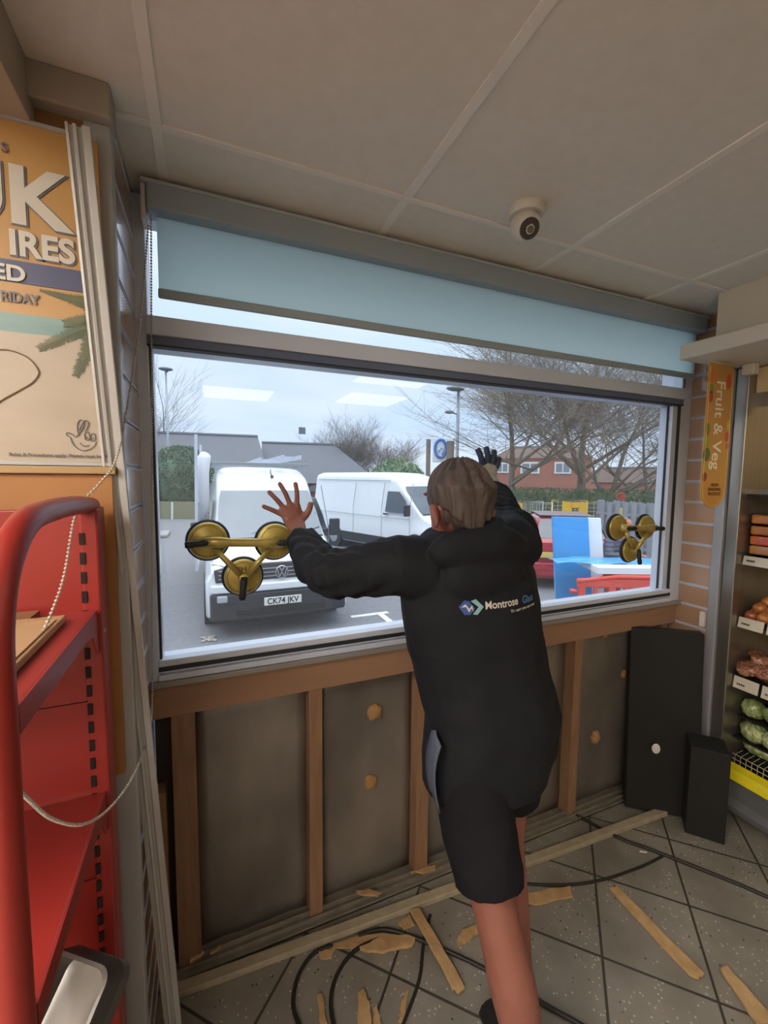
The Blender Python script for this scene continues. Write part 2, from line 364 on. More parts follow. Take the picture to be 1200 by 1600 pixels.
# ================================================================== BLIND
bl = empty('roller_blind', 'pale green roller blind rolled most of the way up over the window', 'blind', loc=(0, 0, 0))
bm_ = MB().box((-.125, -.11, 2.225), (2.13, -.042, 2.29)).build('headbox', M('blind_headbox', '95a1a9', .5), bl, bevel=.006)
MB().box((-.135, -.114, 2.284), (2.14, -.04, 2.292)).build('headbox_lid', M('blind_lid', 'b4bcc0', .4, .2), bl)
MB().box((-.105, -.0705, 2.035), (2.115, -.0690, 2.235)).build('fabric', M('blind_fabric', 'dde8e6', .8, 0, 'd6e2e0', 4, .5, trans=.85), bl)
MB().box((-.107, -.076, 2.02), (2.117, -.064, 2.045)).build('bottom_bar', M('blind_bar', '95a0a6', .5), bl, bevel=.004)
MB().box((-.137, -.1, 2.2), (-.127, -.045, 2.29)).build('end_bracket', white_p, bl)
chain = []
A_ = [on(236, 335, 1, -.08), on(237, 600, 1, -.06), on(238, 900, 1, -.06), on(238, 1090, 1, -.07)] + [at(u, v, d) for u, v, d in ((231, 1150, 1.03), (208, 1212, .90), (172, 1262, .80), (130, 1288, .72), (82, 1280, .64), (40, 1245, .55), (0, 1205, .47), (-60, 1150, .4))]
B_ = [at(-30, 1090, .56), at(20, 1057, .60), at(45, 1025, .63), at(75, 970, .67), at(100, 900, .72), at(115, 815, .765), at(130, 783, .79), at(160, 750, .81), at(183, 712, .85), at(205, 600, .97), at(219, 500, 1.08), on(232, 350, 1, -.1)]
ch = MB()
for path in (A_, B_):
    P = smooth_path(path, 40); acc = 0
    ch.tube(P[::4] + [P[-1]], .0009, 4)
    last = P[0]
    for p in P:
        while (p - last).length > .0075:
            last = last + (p - last).normalized() * .0075
            bmesh.ops.create_icosphere(ch.bm, subdivisions=1, radius=.0031, matrix=Matrix.Translation(last))
ch.build('bead_chain', M('bead_chain', 'b9b2a4', .4), bl, smooth=True)

# ================================================================== CEILING LIGHTS (the shop's lamps, plus added fill panels)
lm = M('light_diffuser', 'fff5e9', .5, emit=LAMP); lm_fill = M('fill_panel_bright', 'fff5e9', .5, emit=LAMP_FILL)
def light_panel(x, y, w, h, lab, lm=lm):
    r = empty('ceiling_light', lab, 'ceiling light', 'ceiling light panels', (x, y, CH))
    fr_ = MB()
    for a in ((-w / 2 - .02, -h / 2 - .02, w / 2 + .02, -h / 2), (-w / 2 - .02, h / 2, w / 2 + .02, h / 2 + .02), (-w / 2 - .02, -h / 2, -w / 2, h / 2), (w / 2, -h / 2, w / 2 + .02, h / 2)):
        fr_.box((a[0], a[1], -.015), (a[2], a[3], -.002))
    fr_.build('frame', white_p, r); MB().box((-w / 2, -h / 2, -.012), (w / 2, h / 2, -.004)).build('diffuser', lm, r)
for x, y, w, lab in ((.28, -2.75, .58, 'square ceiling light mirrored left in the window glass, second row behind the camera'), (1.48, -2.5, .58, 'square ceiling light mirrored right of the first in the window glass'),
                  (-1.3, -2.75, 1.16, 'added wide fill light above the aisle left of the camera'), (-1.3, -1.35, 1.16, 'added wide fill light over the red shelf side'), (-2.5, -2.0, .58, 'added square fill light furthest left by the side wall'),
                  (1.35, -1.55, .58, 'square ceiling light above and right of the camera, near the fridge canopy'), (-2.0, -4.2, 1.16, 'added wide fill light in the third row, left side')):
    light_panel(x, y, w, .58, lab, lm if (x > 0 and y > -3) else lm_fill)  # brighter left and rear panels are added fill, kept out of the window's mirror view
# security camera
cc = empty('security_camera', 'round white security camera hanging from the ceiling tiles', 'security camera', loc=(.845, -.375, CH))
MB().lathe([(0, 0), (.052, 0), (.052, -.012), (.046, -.022), (0, -.022)], (0, 0, 0)).build('base', white_p, cc, smooth='auto')
MB().sph((0, 0, -.045), .042, 24, 16).build('body', white_p, cc, smooth=True)
dv = (CAM + Vector((.55, -.1, -.25)) - Vector((.845, -.375, CH - .045))).normalized()
MB().lathe([(0, .012), (.027, .018), (.027, .036), (.024, .040), (0, .040)], (0, 0, -.045), dv).build('lens_face', M('smoked_lens', '45423e', .25), cc, smooth='auto')
MB().lathe([(0, .036), (.009, .036), (.009, .043), (0, .043)], (0, 0, -.045), dv).build('lens', M('lens_black', '6a655e', .2), cc, smooth='auto')

# ================================================================== LEFT: POSTER, LEDGE, LEANING PROFILE
PY = -.345
def pz(v): return on(60, v, 1, PY).z
def px_(u, v=450): return on(u, v, 1, PY).x
po = empty('poster', 'large orange and sand coloured lottery poster in a metal frame on the left wall', 'poster')
p_or = M('poster_orange', 'b58a52', .4, 0, 'bd935a', 2, .5); p_navy = M('poster_navy', '4a4f6e', .4); p_sea = M('poster_sea', '6f8f8e', .4, 0, '86a39a', 5, .5, (1, 1, 6))
p_sand = M('poster_sand', 'b3a694', .4, 0, 'aa9c89', 7, .5, (1, 1, 3)); p_white = M('poster_white', 'c9c3b6', .4); p_grey = M('poster_grey', '68656a', .4); p_green = M('poster_pine', '5d6650', .5, 0, '737a58', 30, .5)
X0, X1 = -.62, -.182
Z = [pz(200), pz(492), pz(523), pz(721)]
zz = lambda v: pz(v)
MB().box((X0, PY, pz(494)), (X1, PY + .012, pz(200))).build('orange_panel', p_or, po)
MB().box((X0, PY, pz(523)), (X1, PY + .012, pz(494))).build('sea_panel', p_sea, po)
MB().box((X0, PY, pz(721)), (X1, PY + .012, pz(523))).build('sand_panel', p_sand, po)
MB().box((X0, PY - .0015, pz(447)), (X1, PY, pz(413))).build('navy_ribbon', p_navy, po)
def ptext(body, u, v, cap_px, name, mat, outline=None, fat=.0, sx=1, off=0, align='LEFT'):
    o_ = on(u, v, 1, PY - .002 - off); h = (on(u, v - cap_px, 1, PY).z - on(u, v, 1, PY).z); sz = h / .70
    if outline: text(body, name + '_outline', outline, po, o_ + Vector((.0012, .0006, -.0012)), (1, 0, 0), (0, 0, 1), sz, .0003, fat + .0018, align, sx=sx)
    return text(body, name, mat, po, o_ - Vector((0, .0006, 0)), (1, 0, 0), (0, 0, 1), sz, .0004, fat, align, sx=sx)
ptext('S', 2, 236, 14, 'lettering', p_grey, fat=.0006)
ptext('UK', 108, 362, 84, 'lettering', p_white, p_grey, .004, 1.02, align='RIGHT')
ptext('IRES', 118, 413, 36, 'lettering', p_white, p_grey, .0020, .92, align='RIGHT')
ptext('ED', 41, 441, 23, 'lettering', p_white, fat=.0012, align='RIGHT', sx=1.05, off=.001)
ptext('RIDAY', 62, 477, 15, 'lettering', p_grey, fat=.0007, align='RIGHT', sx=.80)
ptext('Rules & Procedures apply. Players must be 18+', 14, 712, 5, 'lettering', p_grey, fat=.0002)
# heart drawn in the sand
hp = [on(u, v, 1, PY - .002) for u, v in ((-30, 575), (-10, 550), (5, 546), (25, 550), (45, 560), (58, 575), (60, 585), (50, 598), (30, 610), (0, 627), (-30, 650))]
MB().tube(smooth_path(hp, 6), .0013, 4).build('sand_heart', M('sand_line', '8f7d62', .8), po)
# crossed fingers emblem
hl = [(124, 681), (121, 672), (121, 662), (125, 656), (130, 658), (131, 664), (128, 672), (121, 680), (118, 683), (112, 678), (105, 676), (104, 680), (110, 684), (113, 692), (120, 700), (130, 704), (139, 702), (147, 697), (150, 690)]
f2 = [(124, 672), (127, 664), (133, 657), (138, 660), (137, 667), (133, 674)]
def wire(pts, r=.0009): return MB().tube(smooth_path([on(u, v, 1, PY - .002) for u, v in pts], 5), r, 5).build('hand_emblem', p_grey, po)
wire(hl); wire(f2); wire([(132, 680), (133, 676), (138, 675), (140, 681), (139, 687), (134, 687), (132, 680)]); wire([(141, 682), (143, 678), (148, 678), (149, 684), (147, 689), (142, 688), (141, 682)]); wire([(125, 692), (131, 697), (140, 696)])
MB().sph(on(136, 684, 1, PY - .002), .0012, 8, 6).sph(on(145, 685, 1, PY - .002), .0012, 8, 6).build('hand_emblem', p_grey, po)
# pine sprigs printed at the right side
pn = MB(); random.seed(3)
for (a, b_) in (((150, 505), (60, 545)), ((150, 520), (118, 588)), ((150, 478), (62, 453)), ((150, 500), (100, 505))):
    A0 = on(*a, 1, PY - .0016); B0 = on(*b_, 1, PY - .0016); d = B0 - A0; nn = Vector((-d.z, 0, d.x)).normalized()
    pn.bar(A0, B0, .0012, .0006, (0, 1, 0))
    for k in range(46):
        f = k / 46; q = A0 + d * f; ln = .020 * (1 - .55 * f) * random.uniform(.6, 1.1)
        if b_ == (62, 453): ln *= .4 + .6 * (1 - f)
        for sg in (-1, 1): pn.bar(q, q + (nn * sg + d.normalized() * .75).normalized() * ln, .0011, .0005, (0, 1, 0))
pn.build('pine_print', p_green, po)
for a, b_ in ((727, 721), (200, 194)): MB().box((X0, PY - .006, pz(a)), (X1, PY + .014, pz(b_))).build('frame_rail', alu_dull, po, bevel=.001)
o = MB().box((-.62, -.365, pz(740)), (-.172, -.33, pz(728))).build('wooden_ledge', M('ledge_wood', 'a98a5e', .5), bevel=.002); tag(o, 'narrow pale wooden ledge running under the poster', 'ledge')
o = MB().box((-.62, -.355, .9), (-.18, -.33, pz(741))).build('wall_board', M('brown_board', 'a06c3a', .5, 0, 'a8733e', 5, .5)); tag(o, 'plain brown board on the wall between poster and red shelf', 'board')
# leaning profile
lt = on(116, 200, 1, -.385); lb = Vector((-.120, -.215, .0)); d = (lb - lt).normalized()
vd = (CAM - (lt + lb) / 2); vd = (vd - d * vd.dot(d)).normalized(); sd = d.cross(vd).normalized()
if sd.x < 0: sd = -sd
prof = [(-.021, 0), (-.021, .012), (-.016, .014), (-.015, .008), (-.010, .008), (-.009, .016), (-.003, .016), (-.002, .009), (.005, .009), (.006, .018), (.019, .020), (.021, .016), (.021, 0)]
lp = MB().prism([lt + sd * (a * .95 + .006) + vd * b_ for a, b_ in prof], lb - lt).build('leaning_profile', M('profile_metal', 'b3b1ad', .4, .1, 'bebbb5', 4, .6, (1, 1, .3)), bevel=.0008)
tag(lp, 'long loose grooved metal profile leaning against the left wall in front of the poster edge', 'metal profile')

# ================================================================== RED SHELF UNIT
sh = empty('shelf_unit', 'red metal shop shelving unit with a rounded tube end frame, at the left edge', 'shelf unit')
XS = -.198
MB().box((-1.1, -.43, .0), (XS - .022, -.405, 1.485)).build('back_panel', red_m, sh, bevel=.002)
up = MB().box((XS - .024, -.435, 0), (XS + .006, -.375, 1.487)); up.build('upright', red_m, sh, bevel=.004)
up2 = MB().box((-1.13, -.435, 0), (-1.10, -.375, 1.487)); up2.build('upright', red_m, sh, bevel=.004)
sl = MB(); z = .05
while z < 1.44: sl.box((XS - .0245, -.4375, z), (XS - .016, -.4345, z + .022)); z += .037
sl.build('slots', M('slot_dark', '1a0b08', .8), sh)
sm = MB()
for zb in (.37, .74, 1.11): sm.box((-1.1, -.4312, zb), (XS - .022, -.4298, zb + .002))
sm.build('panel_seam', M('seam_dark', '3a0d08', .8), sh)
for xx in (XS - .012, -1.115):
    tp = smooth_path([(xx, -.40, 1.49), (xx, -.50, 1.497), (xx, -.62, 1.498), (xx, -.72, 1.49), (xx, -.785, 1.452), (xx, -.818, 1.39), (xx, -.825, 1.30), (xx, -.828, 1.1), (xx, -.83, .6), (xx, -.83, .02)], 8)
    MB().tube(tp, .0165, 16).build('end_frame', red_m, sh, smooth=True)
for zs in (1.293, .925, .56, .18):
    s_ = MB().box((-1.1, -.80, zs - .004), (XS - .004, -.44, zs)); s_.box((-1.1, -.808, zs - .03), (XS - .004, -.80, zs + .0)); s_.build('shelf', red_m, sh, bevel=.0015)
    for xx in (XS - .004, -1.1):
        MB().prism([(xx, -.44, zs), (xx, -.805, zs), (xx, -.805, zs - .034), (xx, -.52, zs - .034), (xx, -.475, zs - .042), (xx, -.445, zs - .085), (xx, -.437, zs - .085)], (.003, 0, 0)).build('bracket', red_m, sh)
MB().lathe([(0, 0), (.004, 0), (.004, .001), (0, .001)], (XS + .0062, -.42, 1.245), (1, 0, 0), 12).build('sticker', white_p, sh)
card = M('cardboard', 'a9825c', .8, 0, 'b48c64', 9, .6)
o = MB().box((-.44, -.79, 1.294), (-.232, -.50, 1.306)).build('cardboard_sheet', card, bevel=.002); o.rotation_euler = (0, 0, 0); tag(o, 'brown cardboard sheet lying on the top red shelf with pale edges', 'cardboard')
o = MB().box((-.447, -.795, 1.3065), (-.238, -.53, 1.3085)).build('paper_sheet', M('brown_paper', 'b89672', .8, 0, 'a98661', 14, .6)); tag(o, 'thin creased brown paper on top of the cardboard on the red shelf', 'paper')
o = MB().box((-.40, -.495, 1.294), (-.285, -.445, 1.304)).build('leaflet', M('dark_leaflet', '4b3038', .35, 0, '8a6a3a', 12, .4)); tag(o, 'dark glossy leaflet at the back of the top red shelf', 'leaflet')
# nested trays
tm = M('tray_foil', '807c79', .3, .75); ts = M('tray_inner', '7d746a', .3, .6)
def tray(k):
    def rr(a, b_, z, r=.022, n=5):
        P = []
        for cx, cy, st in ((a - r, b_ - r, 0), (-a + r, b_ - r, 90), (-a + r, -b_ + r, 180), (a - r, -b_ + r, 270)):
            for q in range(n + 1):
                an = math.radians(st + 90 * q / n); P.append(Vector((cx + r * math.cos(an), cy + r * math.sin(an), z)))
        return P
    m = MB(); A, B_ = .085, .055
    m.loft([rr(A + .006, B_ + .006, .0405), rr(A + .006, B_ + .006, .043), rr(A, B_, .043), rr(A - .007, B_ - .007, -.012), rr(A - .014, B_ - .014, -.014), rr(.001, .001, -.014, .0005)], cap=False)
    m.loft([rr(A + .006, B_ + .006, .0405), rr(A, B_, .0395), rr(A - .007, B_ - .007, -.015), rr(.001, .001, -.017, .0005)], cap=False)
    return m.build('baking_tray', tm, smooth='auto')
zn = Vector((-.34, -.64, .68)).normalized(); xn = Vector((.12, 0, 1)); xn = (xn - zn * xn.dot(zn)).normalized(); yn = zn.cross(xn)
rot = Matrix((xn, yn, zn)).transposed().to_euler(); tc0 = Vector((-.258, -.612, .650))
for k in range(9):
    o = tray(k) if k == 0 else o.copy()
    if k: C.objects.link(o)
    o.rotation_euler = rot; o.location = tc0 - zn * (.0062 * k) - zn * .043
    tag(o, ('front one of the nested silver trays on the lower red shelf, its inside in view' if k == 0 else 'silver tray in the nested stack on the lower red shelf, %s behind the front tray' % (('',) + ORD)[k]), 'tray', 'nested trays on the red shelf')
o = MB().box((-.055, -.0665, -.045), (-.0, -.0635, .004)).build('red_label', M('red_label', 'd0202a', .5)); o.rotation_euler = rot; o.location = tc0 - zn * .03
tag(o, 'bright red cardboard label on the side of the tray stack', 'label')

# ================================================================== RIGHT: SIGN, BLACK BOARDS, FRIDGE
sg = empty('hanging_sign', 'long orange rounded fruit and veg sign hanging below the canopy', 'sign')
sx0, sx1, szt, szb, sy = 1.945, 2.118, 2.045, 1.43, -.235
def stad(x0, x1, zt, zb, y, n=16):
    r = (x1 - x0) / 2; cx = (x0 + x1) / 2
    return [Vector((x0, y, zt)), Vector((x0, y, zb + r))] + [Vector((cx + r * math.cos(PI + PI * k / n), y, zb + r + r * math.sin(PI + PI * k / n))) for k in range(1, n)] + [Vector((x1, y, zb + r)), Vector((x1, y, zt))]
MB().prism(stad(sx0, sx1, szt, szb, sy), (0, .004, 0)).build('board', M('sign_orange', 'bb8843', .35, 0, 'c4954e', 2, .5), sg)
rim = stad(sx0 + .008, sx1 - .008, szt - .02, szb + .008, sy - .0008)
MB().tube(rim, .0014, 4).build('rim_line', M('sign_yellow', 'e3b552', .4), sg)
txw = M('sign_white', 'efe6d2', .4)
text('Fruit & Veg', 'lettering', txw, sg, (2.004, sy - .001, 1.975), (0, 0, -1), (1, 0, 0), .082, .0004, .0008, sx=1.0)
dk = M('sign_brown', '6b3f1c', .5)
for i, w in enumerate(('FRESH', 'SEASONAL', 'PRODUCE')): text(w, 'lettering', dk, sg, ((sx0 + sx1) / 2 + .006, sy - .001, 1.524 - .019 * i), (1, 0, 0), (0, 0, 1), .019, .0004, .0004, 'CENTER')
def fr_pic(x, z, r, col, st='5f7a35', k=1.2):
    n = 14; m = MB().lathe([(0, 0), (r, 0), (r, .0008), (0, .0008)], (0, 0, 0), (0, -1, 0), 20)
    for v in m.bm.verts: v.co.z *= k
    o = m.build('fruit_print', M('print_' + col, col, .4), sg); o.location = (x, sy, z)
for x, z, r, c, k in ((1.972, 1.985, .026, 'd07a3a', 1), (2.085, 1.975, .016, 'c5502f', 2), (1.966, 1.935, .018, '7d8f3f', 1.1), (1.966, 1.90, .016, 'b8482f', 1.4), (2.104, 1.79, .013, 'd9b32f', 1.6), (2.10, 1.74, .016, 'c34a38', 1.3), (2.107, 1.70, .010, 'c34a38', 1.3),
                      (1.962, 1.765, .014, '6f7f35', 2), (1.965, 1.715, .020, '9aa63f', 1.3), (1.966, 1.66, .024, '4f6a38', 1.2), (1.96, 1.60, .014, 'a9a73f', 1), (1.963, 1.565, .016, '8b3f35', 1.2)): fr_pic(x, z, r, c, k=k)
MB().box((sx0, sy - .006, szt - .004), (sx1, sy + .008, szt + .004)).build('hanger', white_p, sg, bevel=.001)
o = MB().box((2.13, -.30, 2.0), (2.17, -.255, 2.045)).build('sensor_box', white_p, bevel=.004); tag(o, 'small square white plastic box fixed under the canopy right of the sign', 'sensor')
o = MB().box((2.143, -.172, .86), (2.158, -.150, .93)).build('wall_switch', white_p, bevel=.002); tag(o, 'small white switch box on the lower slatted wall by the grey post', 'switch')
# leaning black board and box
bb = MB(); 
pts = [on(987, 1262, 1, -.12), on(1045, 1290, 1, -.24)]
def slab(name, c, w, dpt, h, rz, rx, mat, lab, cat):
    o = MB().box((-w / 2, -dpt / 2, 0), (w / 2, dpt / 2, h)).build(name, mat, bevel=.004); o.location = c; o.rotation_euler = (math.radians(rx), 0, math.radians(rz)); tag(o, lab, cat); return o
slab('display_board', (1.925, -.165, .006), .30, .05, .85, -38, -5, black_m, 'tall black board leaning against the slatted wall in the right corner', 'board')
slab('black_box', (2.005, -.30, 0), .13, .14, .40, 40, 0, black_m, 'shorter black box standing in front of the black board beside the fridge', 'box')
o = MB().sph((0, 0, 0), (.018, .003, .024), 14, 8).build('white_sticker', white_p, smooth=True); o.location = (1.86, -.172, .33); o.rotation_euler = (0, 0, math.radians(-38)); tag(o, 'small round white sticker low on the leaning black board', 'sticker')

fg = empty('display_fridge', 'stainless open-front chilled display fridge along the right wall', 'fridge')
FX = 2.20
MB().box((FX - .03, -.268, 0), (3.03, -.218, 2.04)).build('end_panel', steel, fg, bevel=.004)
MB().box((2.95, -4.5, 0), (3.03, -.268, 2.04)).build('back_wall', M('fridge_back', 'cdbb96', .5), fg)
MB().box((FX + .02, -4.5, 1.93), (3.03, -.268, 2.04)).build('top_housing', M('fridge_top', 'd8c49a', .45), fg, bevel=.004)
MB().box((FX + .015, -4.5, 1.87), (FX + .035, -.268, 1.93)).build('valance', steel, fg)
MB().box((FX + .06, -4.5, 1.916), (FX + .12, -.29, 1.928)).build('light_tube', M('tube_light', 'fff0cf', .5, emit=6), fg)
dots = MB()
for i in range(9):
    for j in range(7): dots.box((2.55, -.30 - .03 * i, 1.60 + .04 * j), (2.5505, -.295 - .03 * i, 1.605 + .04 * j))
MB().box((2.552, -4.5, .5), (2.56, -.268, 1.93)).build('inner_panel', M('fridge_inner', 'c9b184', .5), fg)
dots.build('perforation', M('slot_dark2', '54462f', .8), fg)['kind'] = 'stuff'
base = MB().prism([(FX + .0, -.27, .02), (FX - .03, -.27, .05), (FX - .034, -.27, .075), (FX - .01, -.27, .10), (FX + .0, -.27, .17), (FX + .03, -.27, .19), (FX + .10, -.27, .19), (FX + .1, -.27, .02)], (0, -4.2, 0)).build('base_skirt', M('skirt_metal', '85868a', .35, .6), fg, bevel=.003)
MB().box((FX + .03, -4.5, 0), (2.95, -.27, .19)).build('plinth', M('plinth_dark', '2e2a26', .7), fg)
MB().prism([(FX - .012, -.272, .185), (FX - .006, -.272, .205), (FX + .012, -.272, .222), (FX + .045, -.272, .236), (FX + .045, -.272, .228), (FX + .012, -.272, .205)], (0, -4.2, 0)).build('yellow_strip', M('price_yellow', 'e0cf1c', .4), fg)
wr = MB()
for k in range(40): wr.tube([(FX + .05, -.285 - .022 * k, .225), (FX + .05, -.285 - .022 * k, .275), (FX + .11, -.285 - .022 * k, .28)], .0016, 5)
wr.tube([(FX + .05, -.275, .252), (FX + .05, -1.2, .252)], .0018, 5).tube([(FX + .05, -.275, .275), (FX + .05, -1.2, .275)], .0018, 5)
wr.build('wire_rack', M('wire_white', 'b9b39e', .4, .3), fg)
blk = M('fridge_shelf_black', '1c1915', .5); strip_m = M('price_strip', 'c4bcaa', .5)
MB().box((FX + .015, -4.5, 1.482), (2.55, -.268, 1.50)).build('shelf', blk, fg); MB().box((FX + .012, -4.5, 1.492), (FX + .016, -.268, 1.512)).build('shelf_edge', steel, fg)
levels = [(1.175, 1.215), (.888, .935), (.606, .658)]
tx = M('print_black', '4a463e', .6)
for z0, z1 in levels:
    s_ = MB().box((FX + .03, -4.5, z0 + .01), (2.55, -.268, z0 + .025)).build('shelf', blk, fg)
    y = -.272
    for k in range(9):
        wd = .095 if k == 0 else .12
        st_ = MB().prism([(FX + .012, y, z0), (FX + .022, y, z1), (FX + .025, y, z1), (FX + .016, y, z0)], (0, -wd, 0)).build('price_holder', strip_m, fg)
        lb2 = MB()
        for q in range(4): lb2.box((FX + .0145, y - .02 - q * .008, z0 + .016), (FX + .0165, y - .014 - q * .008, z0 + .024))
        lb2.build('price_print', tx, st_)
        y -= wd + .012
MB().box((FX + .05, -4.5, .215), (2.55, -.268, .225)).build('shelf', blk, fg)
random.seed(11)
# produce: nets, bags and heads, each its own thing
def pack(kind, c, r, mats, lab, cat, grp, seed):
    m = MB().sph((0, 0, 0), r, 40, 26); rf = {'onion': (.06, .02), 'carrot_bag': (.45, .22), 'lettuce': (.16, .20)}[kind]
    for v in m.bm.verts: v.co *= 1 + rf[0] * noise.noise(v.co * 22 + Vector((seed, 0, 0))) + rf[1] * abs(noise.noise(v.co * 60 + Vector((seed, 3, 0))))
    if kind == 'onion': m.tube([(0, 0, r[2] * .9), (.003, 0, r[2] * 1.25)], [.006, .002], 8)
    o = m.build(kind, mats, smooth=True); o.location = c; o.rotation_euler = (0, 0, seed); tag(o, lab, cat, grp); return o
on_m = M('onion', 'a85c2c', .28, 0, 'c98a4a', 18, .5, bump=.3, bscale=40, coat=.5); on2 = M('onion_red', '7c3a22', .28, 0, 'b5603a', 18, .5, coat=.5)
mt_m = M('packed_carrots', '7a3520', .2, 0, 'cf9878', 48, .3, (1, 3, 2), .8, 90, coat=.8); gr_m = M('lettuce', '5f7a2c', .3, 0, 'd2d8a4', 34, .35, (1, 2, 1), 1.0, 60, coat=.8); gr2 = M('cabbage', '6f8440', .3, 0, 'b9c48a', 26, .4, (1, 2, 1), .8, 50, coat=.8)
# measured: top packs, two rows of loose goods, lettuces
bx = [('packed_fruit', 1.36, 'a8642e', 'c9843f'), ('packed_fruit', 1.31, '9a5a2a', 'c07a3a'), ('packed_fruit', 1.265, 'b33a3a', 'd8782e'), ('packed_fruit', 1.222, '9c6a38', 'c08a52')]
for k in range(4):
    for j, (nm, z, c1, c2) in enumerate(bx):
        y = -.275 - .15 * k
        o = MB().box((FX + .045, y - .14, z), (FX + .25, y, z + .04)).build(nm, M('pack_%d' % j, c1, .2, 0, c2, 16, .4, coat=.8), bevel=.008)
        tag(o, 'wrapped orange fruit tray, %s in the %s pile from the end panel' % (('topmost', 'second down', 'third down', 'lowest')[j], ORD[k]), 'fruit pack', 'wrapped fruit packs')

for row in range(3):
    for k in range(9):
        y = -.298 - .048 * k - .012 * row
        pack('onion', (FX + .062 + .038 * row, y, .913 + .026 + .030 * row + random.uniform(0, .006)), (.0265, .026, .024), on_m if (k + row) % 3 else on2, 'shiny %s onion in the %s row, %s from the steel end panel' % ('brown' if (k + row) % 3 else 'reddish', ('front', 'middle', 'raised back')[row], ORD[k]), 'onion', 'onions on the second shelf', k * 1.7 + row * 9)
for k in range(6):
    y = -.315 - .10 * k
    for j in range(2):
        pack('carrot_bag', (FX + .085 + .07 * j, y, .665 + .028 + .035 * j), (.075, .052, .03), mt_m, 'crumpled vegetable bag, %s row of the third shelf, %s from the end panel' % (('front', 'back')[j], ORD[k]), 'vegetable bag', 'clear vegetable bags', k * 2.1 + j)
for k in range(6):
    y = -.312 - .085 * k
    pack('lettuce', (FX + .115, y, .498), (.048, .043, .040), gr2, 'round wrapped green cabbage in the top green row, %s from the end panel' % ORD[k], 'cabbage', 'cabbages in the fridge', k * 1.3)
    pack('lettuce', (FX + .095, y - .02, .40), (.060, .046, .040), gr_m, 'wrapped green lettuce in the middle green row, %s from the end panel' % ORD[k], 'lettuce', 'lettuces in the fridge', k * 1.9 + 4)
    pack('lettuce', (FX + .15, y - .03, .308), (.070, .045, .036), gr_m, 'wrapped lettuce in the lowest green row, %s from the end panel' % ORD[k], 'lettuce', 'lowest lettuces', k * 2.3 + 8)
MB().box((FX + .10, -4.5, .25), (2.55, -.268, .27)).build('shelf', blk, fg)
MB().box((FX + .05, -4.5, .352), (2.55, -.268, .36)).build('shelf', blk, fg)
MB().box((FX + .075, -4.5, .448), (2.55, -.268, .455)).build('shelf', blk, fg)

# ================================================================== FLOOR LITTER AND CABLES
def fl(u, v, z=0.0): return on(u, v, 2, z)
cab = M('black_cable', '1f1a15', .55)
def cable(pts, r, lab):
    P = smooth_path([fl(u, v, r) for u, v in pts], 8)
    o = MB().tube(P, r, 8).build('cable', cab, smooth=True); tag(o, lab, 'cable')
cable([(880, 1262), (965, 1308), (1010, 1325), (1100, 1360), (1200, 1402), (1330, 1470)], .0065, 'thick black cable running from the wall track to the right edge of the floor')
cable([(800, 1380), (880, 1383), (940, 1375), (1000, 1355), (1035, 1338)], .0045, 'thin black cable curving right of the man towards the thick cable')
cable([(560, 1462), (600, 1452), (655, 1468), (750, 1510), (860, 1575), (905, 1600), (1000, 1660)], .0065, 'thick black cable running behind the man\'s leg over the long wood splinter')
cable([(672, 1430), (662, 1470), (655, 1530), (630, 1600), (600, 1680)], .005, 'black cable running down between the loose wood pieces left of the man\'s leg')
cable([(520, 1478), (490, 1490), (466, 1525), (458, 1570), (470, 1610), (490, 1680)], .006, 'black cable loop nearest the left end of the ivory strip')
cable([(590, 1468), (555, 1485), (528, 1520), (517, 1560), (522, 1605), (540, 1680)], .006, 'black cable loop second from the left, beside the small pointed splinters')
def stick(px, th, lab, lift=0.0, name='wood_splinter', mat=splinter, sub=5):
    P = [fl(u, v, .003) for u, v in px]; Q = []
    for i, p in enumerate(P):
        q = P[(i + 1) % len(P)]
        for k in range(sub):
            w = p.lerp(q, k / sub); Q.append(w + Vector((random.uniform(-1, 1), random.uniform(-1, 1), 0)) * .0028)
    for q in Q: q.z = .002 + lift
    o = MB().prism(Q, (0, 0, th)).build(name, mat, bevel=.0015, bseg=1); tag(o, lab, 'wood piece', 'broken wood on the floor')
random.seed(5)
stick([(952, 1390), (965, 1387), (1099, 1522), (1090, 1532), (1075, 1524)], .008, 'long pale broken wood strip lying alone right of the man on the tiles')
stick([(1125, 1517), (1134, 1510), (1215, 1600), (1185, 1605)], .012, 'striped wood strip lying at the bottom right corner of the floor')
stick([(812, 1398), (890, 1386), (896, 1402), (840, 1416), (812, 1412)], .008, 'short pale plank piece just right of the man\'s leg')
stick([(640, 1427), (656, 1425), (728, 1550), (716, 1560), (706, 1550)], .008, 'long pale strip pointing towards the viewer left of the man\'s leg', .010)
stick([(503, 1482), (560, 1463), (600, 1457), (602, 1478), (540, 1484)], .006, 'ragged brownish splinter along the ivory strip, left one of the pair')
stick([(560, 1484), (600, 1462), (650, 1465), (645, 1480), (600, 1490), (575, 1489)], .010, 'ragged brownish splinter along the ivory strip, right one of the pair')
stick([(498, 1488), (525, 1483), (516, 1500), (501, 1500)], .006, 'small pale chip at the left tip of the ragged splinters')
stick([(622, 1444), (640, 1430), (648, 1446), (631, 1455)], .006, 'small pale chip under the upper end of the long strip')
stick([(495, 1557), (503, 1552), (512, 1602), (500, 1604)], .006, 'narrow pointed splinter, leftmost at the bottom of the floor')
stick([(560, 1552), (568, 1546), (577, 1568), (582, 1604), (560, 1604)], .008, 'broad pointed splinter at the bottom beside the second cable loop')
stick([(584, 1578), (588, 1570), (597, 1604), (583, 1604)], .006, 'short pointed splinter touching the broad pointed one')
stick([(632, 1550), (640, 1545), (631, 1600), (621, 1600)], .006, 'thin pale stick left of the man\'s leg beside the cable')
